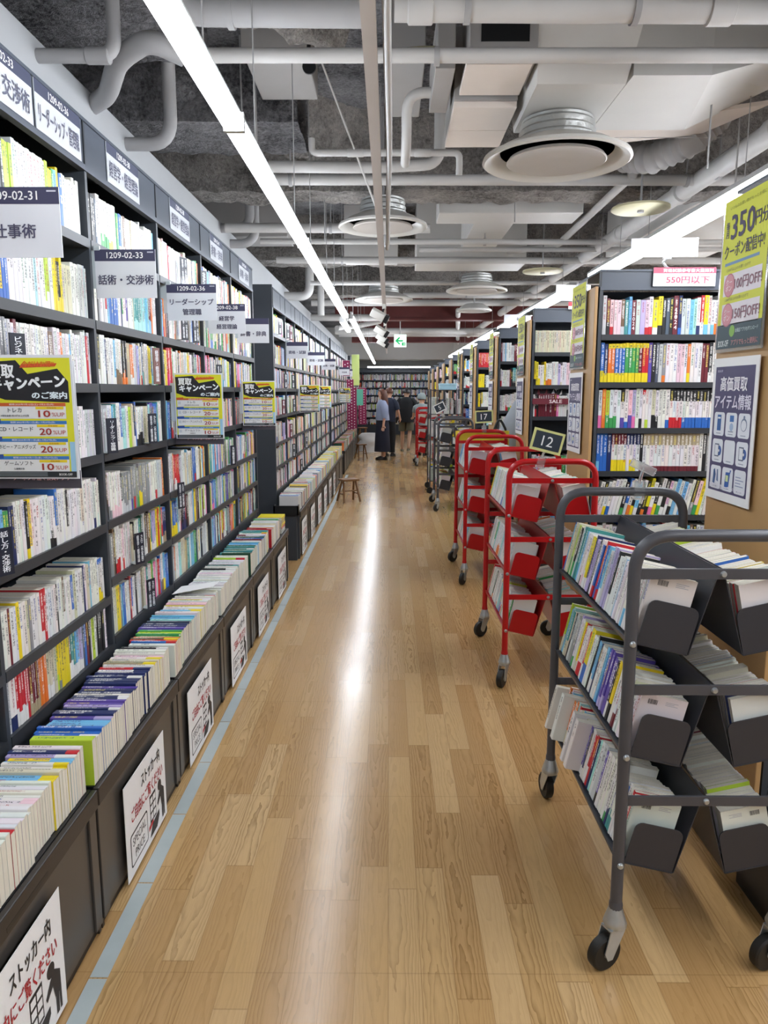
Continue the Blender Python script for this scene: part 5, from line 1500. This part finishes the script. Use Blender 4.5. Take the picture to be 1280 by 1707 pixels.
# ================================================================== STOOLS, BAG, BANNERS
def stool(loc, rz, label, h=.34, w_=.26, d=.2):
    o = empty('wooden_stool', loc, rz); tag(o, label, 'stool', 'folding wooden stools')
    MB().box(-w_ / 2, w_ / 2, -d / 2, d / 2, h - .03, h, 'stool_wood').build('seat', o, bevel=.006)
    for sx in (-1, 1):
        for sy in (-1, 1):
            MB().tube([(sx * w_ * .36, sy * d * .12, h - .02), (sx * w_ * .5, sy * d * .62, .008)], .016, 'stool_wood', 10).build('leg', o)
        MB().tube([(sx * w_ * .45, -d * .4, h * .36), (sx * w_ * .45, d * .4, h * .36)], .009, 'stool_wood', 8).build('rung', o)
    MB().tube([(-w_ * .43, -d * .36, h * .5), (w_ * .43, -d * .36, h * .5)], .009, 'stool_wood', 8).build('rung', o)
stool((-.585, 10.7, 0), rad(28), 'low wooden stool at the stockers of the second block')
stool((-.66, 17.62, 0), rad(25), 'farther small wooden stool by the woman in blue', .36, .22)
stool((-.72, 20.4, 0), rad(25), 'tall wooden stool beside the pale bag', .62, .22)
b = MB(); rings = []
for i in range(9):
    t = i / 8; z = .0 + t * .5
    rings.append((.03 * math.sin(i * 1.7), .02 * math.sin(i), z, .32 * (1 - .35 * t) * (1 + .06 * math.sin(i * 2.1)), .22 * (1 - .35 * t)))
b.loft(rings, 'bag_white', 24)
o = b.build('cloth_bag'); o.location = (-.55, 19.7, 0); tag(o, 'slumped pale cloth bag on the floor left of the woman', 'bag')
ink('8d1f4f'); ink('f0dfe6'); ink('c9dc86'); ink('62b59b')
def banner(x, y, z, wd, h, label, c='8d1f4f', dots=True):
    s = Sheet('dotted_banner', wd, h, 'ink_' + c, .01)
    if dots:
        for i in range(int(h / .075)):
            for j in range(2): s.disc(wd * (.3 + .4 * j), .04 + i * .075 + (.03 if j else 0), .014, 'f0dfe6', 1, 10)
    s.extra.append(('rod', MB().tube([(-.12, .006, h), (wd, .006, h)], .008, 'paint_pipe', 6)))
    s.build((x, y, z), 0, label, 'banner', 'banners over the far left shelves')
banner(-1.08, 17.7, 1.95, .16, .36, 'small maroon banner high on the third block, white-dotted')
banner(-1.08, 19.3, .55, .17, 1.35, 'long maroon white-dotted banner, left one')
banner(-1.06, 20.0, .5, .2, 1.2, 'long maroon white-dotted banner behind the left one')
banner(-.92, 22.6, .6, .24, 1.1, 'maroon white-dotted banner left of the woman')
banner(-.98, 19.9, 1.75, .2, .8, 'pale green banner hanging above the long maroon ones', 'c9dc86', False)
banner(-.95, 21.2, 1.2, .22, .45, 'teal-green banner below the pale green one', '62b59b', False)

# ================================================================== PEOPLE
def person(name, label, loc, rz, J, hair, clothes, skin='skin', legs_skin=None, h=1.62):
    """body grown from a jointed skeleton with a Skin modifier; hair and clothing are its children. It faces local -y."""
    V, E_, Rr = [], [], []
    def add(p, r, par=None):
        V.append(p); Rr.append(r)
        if par is not None: E_.append((par, len(V) - 1))
        return len(V) - 1
    pel = add(J['pelvis'], .105)
    wa = add(J['waist'], .098, pel); ch = add(J['chest'], .115, wa); nb = add(J['neck'], .052, ch)
    hd = add(J['head0'], .06, nb); h1 = add(J['head1'], .084, hd); h2 = add(J['head2'], .078, h1)
    f = (Vector(J['look'])).normalized()
    hc = Vector(J['head1'])
    add(tuple(hc + f * .094 + Vector((0, 0, -.01))), .012, h1)       # nose
    side = f.cross(Vector((0, 0, 1))).normalized()
    for s_ in (-1, 1): add(tuple(hc + side * s_ * .082), .014, h1)    # ears
    for s_, k in ((-1, 'r'), (1, 'l')):
        sh = add(J['sh_' + k], .05, ch); el = add(J['el_' + k], .038, sh); wr = add(J['wr_' + k], .026, el)
        w0, e0 = Vector(J['wr_' + k]), Vector(J['el_' + k]); d = (w0 - e0).normalized()
        a = d.cross(Vector((0, 1, 0))); a = (a if a.length > .1 else Vector((1, 0, 0))).normalized(); bb = d.cross(a).normalized()
        pm = add(tuple(w0 + d * .05), .03, wr)
        for q, off in enumerate((-.026, -.009, .009, .026)):
            ln = (.07, .08, .076, .06)[q]
            k1 = add(tuple(w0 + d * .09 + bb * off), .0095, pm); k2 = add(tuple(w0 + d * (.09 + ln * .5) + bb * off * 1.1 + a * .008), .0085, k1)
            add(tuple(w0 + d * (.09 + ln * .9) + bb * off * 1.1 + a * .024), .007, k2)
        t1 = add(tuple(w0 + d * .05 + bb * -.04 + a * .015), .011, pm); add(tuple(w0 + d * .085 + bb * -.052 + a * .03), .009, t1)
        hp = add(J['hip_' + k], .085, pel); kn = add(J['kn_' + k], .058, hp); cf = add(tuple((Vector(J['kn_' + k]) * .6 + Vector(J['an_' + k]) * .4)), .054, kn); an = add(J['an_' + k], .036, cf)
        fd = Vector(J.get('toe_' + k, (0, -1, 0))); ft = add(tuple(Vector(J['an_' + k]) + fd * .07 + Vector((0, 0, -.045))), .034, an); add(tuple(Vector(J['an_' + k]) + fd * .15 + Vector((0, 0, -.055))), .026, ft)
    me = bpy.data.meshes.new(name); me.from_pydata(V, E_, [])
    o = bpy.data.objects.new(name, me); COL.objects.link(o)
    sk = o.modifiers.new('skin', 'SKIN'); sk.use_smooth_shade = True
    for i, sv in enumerate(me.skin_vertices[0].data): sv.radius = (Rr[i], Rr[i]); sv.use_root = (i == 0)
    ss = o.modifiers.new('smooth', 'SUBSURF'); ss.levels = 2; ss.render_levels = 2
    me.materials.append(MATS[skin])
    o.location = loc; o.rotation_euler = (0, 0, rz)
    tag(o, label, 'person')
    # face: eyes and mouth
    up = Vector((0, 0, 1)); up = (up - f * up.dot(f)).normalized()
    e = MB()
    for s_ in (-1, 1):
        p = hc + f * .078 + side * s_ * .03 + up * .012
        e.lathe([(0, -.009), (.008, -.006), (.011, 0), (.008, .006), (0, .009)], 'dark_hair', tuple(p), 2, 10)
    e.build('eyes', o)
    p = hc + f * .079 - up * .045; ink('8f4a46')
    MB().loft([(p.x, p.y, p.z - .005, .004, .004), (p.x, p.y, p.z, .016, .016), (p.x, p.y, p.z + .005, .004, .004)], 'ink_8f4a46', 10).build('mouth', o)
    hair(o, hc, f, side, up); clothes(o)
    return o
def hair_cap(mb, hc, f, up, side, m, r=.1, low=-.02, n=18):
    """shell over crown, back and sides, open over the face"""
    vs, fs = [], []
    K = 9
    for i in range(K + 1):
        ph = math.pi * .62 * i / K
        for j in range(n):
            th = 2 * math.pi * j / n
            fr = math.cos(th)          # +1 towards the face
            phl = ph * (1. if fr < .35 else .62)
            d = up * math.cos(phl) + (f * fr + side * math.sin(th)) * math.sin(phl)
            rr = r * (1.08 if fr < 0 else 1.)
            vs.append(tuple(hc + Vector((0, 0, .018)) + d * rr))
    for i in range(K):
        for j in range(n): fs.append((i * n + j, i * n + (j + 1) % n, (i + 1) * n + (j + 1) % n, (i + 1) * n + j))
    return mb.add(vs, fs, m)
def tubes(o, name, segs_, m):
    mb = MB()
    for pts, rs in segs_: mb.tube(pts, rs, m, 14)
    return mb.build(name, o)

# woman in a blue blouse, looking up at the shelves on the left
Jw = dict(pelvis=(0, 0, .9), waist=(0, .0, 1.04), chest=(0, .0, 1.26), neck=(0, .01, 1.4), head0=(0, -.01, 1.46), head1=(0, -.025, 1.535), head2=(0, .0, 1.585), look=(0.05, -1, .28),
          sh_r=(-.165, 0, 1.32), el_r=(-.21, .02, 1.08), wr_r=(-.2, -.03, .86), sh_l=(.165, 0, 1.32), el_l=(.21, .03, 1.08), wr_l=(.2, -.0, .84),
          hip_r=(-.085, 0, .86), kn_r=(-.085, -.01, .48), an_r=(-.075, .02, .085), hip_l=(.085, 0, .86), kn_l=(.085, -.01, .48), an_l=(.085, .04, .085))
def hair_w(o, hc, f, side, up):
    mb = hair_cap(MB(), hc, f, up, side, 'brown_hair', .103)
    hb_ = hc - f * .055
    mb.loft([(hb_.x, hb_.y + .03, hc.z - .36, .05, .03), (hb_.x, hb_.y + .04, hc.z - .26, .13, .075), (hb_.x, hb_.y + .015, hc.z - .1, .135, .09), (hb_.x, hb_.y, hc.z + .0, .118, .085), (hb_.x, hb_.y, hc.z + .08, .085, .07)], 'brown_hair', 20)
    mb.build('hair', o)
def clothes_w(o):
    m = MB().loft([(0, .005, .93, .2, .165), (0, .005, 1.0, .2, .16), (0, 0, 1.12, .19, .145), (0, 0, 1.26, .195, .14), (0, 0, 1.35, .165, .115), (0, .005, 1.41, .07, .065)], 'blouse', 24)
    m.tube([(-.12, 0, 1.34), (-.18, .0, 1.28), (-.225, .02, 1.1), (-.225, .005, .98)], [.075, .085, .09, .065], 'blouse', 14).tube([(.12, 0, 1.34), (.18, .0, 1.28), (.225, .03, 1.1), (.225, .02, .98)], [.075, .085, .09, .065], 'blouse', 14)
    m.build('blouse', o)
    MB().loft([(0, 0, .2, .215, .19), (0, 0, .5, .2, .175), (0, 0, .8, .19, .16), (0, 0, .94, .165, .14), (0, 0, .99, .15, .125)], 'skirt', 24).build('skirt', o)
    for s_, y in ((-1, .02), (1, .04)):
        MB().loft([(s_ * .08, y - .05, .0, .045, .125), (s_ * .08, y - .05, .02, .047, .128), (s_ * .08, y - .045, .05, .042, .115), (s_ * .08, y - .0, .085, .036, .06), (s_ * .08, y + .005, .1, .034, .045)], 'shoe_black', 16).build('shoe', o)
person('person', 'woman in a loose blue blouse and long navy skirt, looking up left', (-.15, 17.4, 0), rad(-82), Jw, hair_w, clothes_w)

# dark-clothed person half hidden behind her, one arm out
Jb = dict(pelvis=(0, 0, .92), waist=(0, 0, 1.06), chest=(0, 0, 1.28), neck=(0, 0, 1.43), head0=(0, -.01, 1.49), head1=(0, -.02, 1.56), head2=(0, 0, 1.61), look=(0, -1, -.1),
          sh_r=(-.175, 0, 1.35), el_r=(-.24, -.05, 1.1), wr_r=(-.2, -.2, .95), sh_l=(.175, 0, 1.35), el_l=(.3, -.12, 1.18), wr_l=(.42, -.3, 1.06),
          hip_r=(-.09, 0, .88), kn_r=(-.1, -.02, .48), an_r=(-.1, .02, .085), hip_l=(.09, 0, .88), kn_l=(.1, -.02, .48), an_l=(.1, .02, .085))
def hair_s(m):
    def h_(o, hc, f, side, up): hair_cap(MB(), hc, f, up, side, m, .104).build('hair', o)
    return h_
def clothes_b(o):
    m = MB().loft([(0, 0, .86, .185, .14), (0, 0, 1.05, .18, .135), (0, 0, 1.3, .2, .135), (0, 0, 1.39, .165, .11), (0, 0, 1.44, .07, .065)], 'navy_cloth', 22)
    m.tube([(-.12, 0, 1.37), (-.19, 0, 1.3), (-.225, -.03, 1.15)], [.07, .075, .07], 'navy_cloth', 12).tube([(.12, 0, 1.37), (.19, 0, 1.32), (.26, -.08, 1.23)], [.07, .075, .07], 'navy_cloth', 12).build('shirt', o)
    tubes(o, 'trousers', [([(s_ * .085, 0, .92), (s_ * .095, -.01, .5), (s_ * .1, .02, .1)], [.1, .085, .07]) for s_ in (-1, 1)], 'black_cloth')
    for s_ in (-1, 1): MB().loft([(s_ * .1, -.04, 0, .045, .125), (s_ * .1, -.04, .04, .044, .12), (s_ * .1, 0, .09, .036, .05)], 'shoe_black', 14).build('shoe', o)
person('person', 'dark-dressed person half hidden behind the woman in blue', (-.0, 18.35, 0), rad(150), Jb, hair_s('brown_hair'), clothes_b)

# man in black seen from behind, walking away with a phone
Jm = dict(pelvis=(0, 0, .9), waist=(0, 0, 1.05), chest=(0, 0, 1.28), neck=(0, 0, 1.43), head0=(0, -.02, 1.48), head1=(0, -.04, 1.545), head2=(0, -.015, 1.6), look=(0, -1, -.35),
          sh_r=(-.19, 0, 1.36), el_r=(-.27, -.02, 1.12), wr_r=(-.22, -.2, 1.0), sh_l=(.19, 0, 1.36), el_l=(.25, .04, 1.1), wr_l=(.27, -.05, .88),
          hip_r=(-.09, 0, .87), kn_r=(-.1, .04, .5), an_r=(-.08, .2, .12), hip_l=(.09, 0, .87), kn_l=(.11, -.06, .48), an_l=(.12, -.06, .085))
def clothes_m(o):
    m = MB().loft([(0, 0, .78, .22, .16), (0, 0, 1.0, .205, .15), (0, 0, 1.3, .22, .145), (0, 0, 1.4, .175, .115), (0, 0, 1.45, .075, .07)], 'black_cloth', 22)
    m.tube([(-.13, 0, 1.38), (-.21, 0, 1.3), (-.26, -.01, 1.13)], [.08, .085, .085], 'black_cloth', 12).tube([(.13, 0, 1.38), (.21, 0, 1.3), (.255, .03, 1.12)], [.08, .085, .085], 'black_cloth', 12).build('tee_shirt', o)
    tubes(o, 'shorts', [([(-.09, 0, .92), (-.1, .02, .7), (-.1, .03, .56)], [.11, .105, .1]), ([(.09, 0, .92), (.105, -.02, .7), (.11, -.04, .55)], [.11, .105, .1])], 'khaki_cloth')
    for x, y, z in ((-.08, .17, .035), (.12, -.1, 0)): MB().loft([(x, y, z, .045, .13), (x, y, z + .025, .044, .128), (x, y + .05, z + .05, .036, .05)], 'khaki_cloth', 14).build('sandal', o)
person('person', 'man in black tee shirt and shorts walking away down the aisle', (.47, 19.9, 0), rad(172), Jm, hair_s('dark_hair'), clothes_m, skin='skin_legs')
o = MB().box(-.04, .04, -.006, .006, -.08, .08, 'black_plastic').build('phone', bevel=.004); o.location = (.21, 19.85, .84); o.rotation_euler = (.2, .3, .3); tag(o, 'black phone in the hand of the man in black', 'phone')

# short person in a pale cap behind the far red cart
Jc = {k: (v if k in ('look',) or k.startswith('toe') else tuple(c * .9 for c in v)) for k, v in Jb.items()}
def hair_c(o, hc, f, side, up):
    hair_cap(MB(), hc, f, up, side, 'dark_hair', .1).build('hair', o)
    mb = hair_cap(MB(), hc + Vector((0, 0, .02)), f, up, side, 'cap_grey', .112)
    p = hc + f * .12 + Vector((0, 0, .05)); mb.loft([(p.x, p.y, p.z, .07, .06), (p.x, p.y, p.z + .008, .07, .06)], 'cap_grey', 16)
    mb.build('cap', o)
def clothes_c(o):
    m = MB().loft([(0, 0, .76, .17, .13), (0, 0, .95, .165, .125), (0, 0, 1.17, .18, .125), (0, 0, 1.25, .15, .1), (0, 0, 1.3, .065, .06)], 'cap_grey', 22)
    m.tube([(-.11, 0, 1.23), (-.17, 0, 1.17), (-.2, -.03, 1.03)], [.06, .07, .065], 'cap_grey', 12).tube([(.11, 0, 1.23), (.17, 0, 1.19), (.235, -.07, 1.1)], [.06, .07, .065], 'cap_grey', 12).build('shirt', o)
    tubes(o, 'trousers', [([(s_ * .077, 0, .83), (s_ * .086, -.01, .45), (s_ * .09, .02, .09)], [.09, .077, .063]) for s_ in (-1, 1)], 'black_cloth')
    for s_ in (-1, 1): MB().loft([(s_ * .09, -.04, 0, .042, .115), (s_ * .09, -.04, .04, .04, .11), (s_ * .09, 0, .085, .034, .045)], 'shoe_black', 14).build('shoe', o)
person('person', 'shorter person in a pale grey cap beyond the far red cart', (.82, 18.6, 0), rad(150), Jc, hair_c, clothes_c)

# stooping person in grey beside the third row, with a dark shoulder bag
Jg = dict(pelvis=(0, .05, .9), waist=(0, .03, 1.05), chest=(0, -.1, 1.3), neck=(0, -.2, 1.43), head0=(0, -.26, 1.46), head1=(0, -.32, 1.5), head2=(0, -.33, 1.56), look=(0, -1, -.7),
          sh_r=(-.19, -.12, 1.36), el_r=(-.27, -.16, 1.12), wr_r=(-.2, -.36, 1.02), sh_l=(.19, -.12, 1.36), el_l=(.27, -.16, 1.12), wr_l=(.2, -.36, 1.02),
          hip_r=(-.09, .05, .87), kn_r=(-.1, .02, .48), an_r=(-.1, .06, .085), hip_l=(.09, .05, .87), kn_l=(.1, .02, .48), an_l=(.1, .06, .085))
def clothes_g(o):
    m = MB().loft([(0, .05, .8, .2, .15), (0, .04, 1.0, .195, .145), (0, -.05, 1.2, .205, .14), (0, -.11, 1.36, .18, .115), (0, -.18, 1.44, .075, .07)], 'grey_cloth', 22)
    for s_ in (-1, 1): m.tube([(s_ * .13, -.12, 1.38), (s_ * .21, -.13, 1.3), (s_ * .275, -.16, 1.12), (s_ * .215, -.32, 1.04)], [.075, .08, .065, .05], 'grey_cloth', 12)
    m.build('shirt', o)
    tubes(o, 'trousers', [([(s_ * .085, .05, .92), (s_ * .095, .03, .5), (s_ * .1, .06, .1)], [.11, .09, .075]) for s_ in (-1, 1)], 'bag_dark')
    for s_ in (-1, 1): MB().loft([(s_ * .1, 0, 0, .045, .125), (s_ * .1, 0, .04, .044, .12), (s_ * .1, .04, .09, .036, .05)], 'shoe_black', 14).build('shoe', o)
person('person', 'stooping person in a grey shirt between the right-hand rows', (1.28, 7.55, 0), rad(95), Jg, hair_s('dark_hair'), clothes_g).scale = (1.1, 1.1, 1.1)
o = empty('shoulder_bag', (1.12, 7.42, .86)); tag(o, 'dark shoulder bag carried by the stooping person in grey', 'bag')
MB().loft([(0, 0, 0, .11, .07), (0, 0, .05, .14, .085), (0, 0, .2, .13, .07), (0, 0, .28, .11, .03)], 'bag_dark', 20).build('pouch', o)
MB().tube(fillet([(-.1, 0, .25), (-.02, .0, .5), (.1, 0, .25)], .1), .012, 'bag_dark', 8).build('strap', o)

# ------------------------------------------------------------------ all books, last
emit_books()
dup = {k: v for k, v in ALL_LABELS.items() if len(v) > 1}
print('duplicate labels', len(dup), list(dup.items())[:6])
print('long labels', [k for k in ALL_LABELS if len(k.split()) > 16][:10])
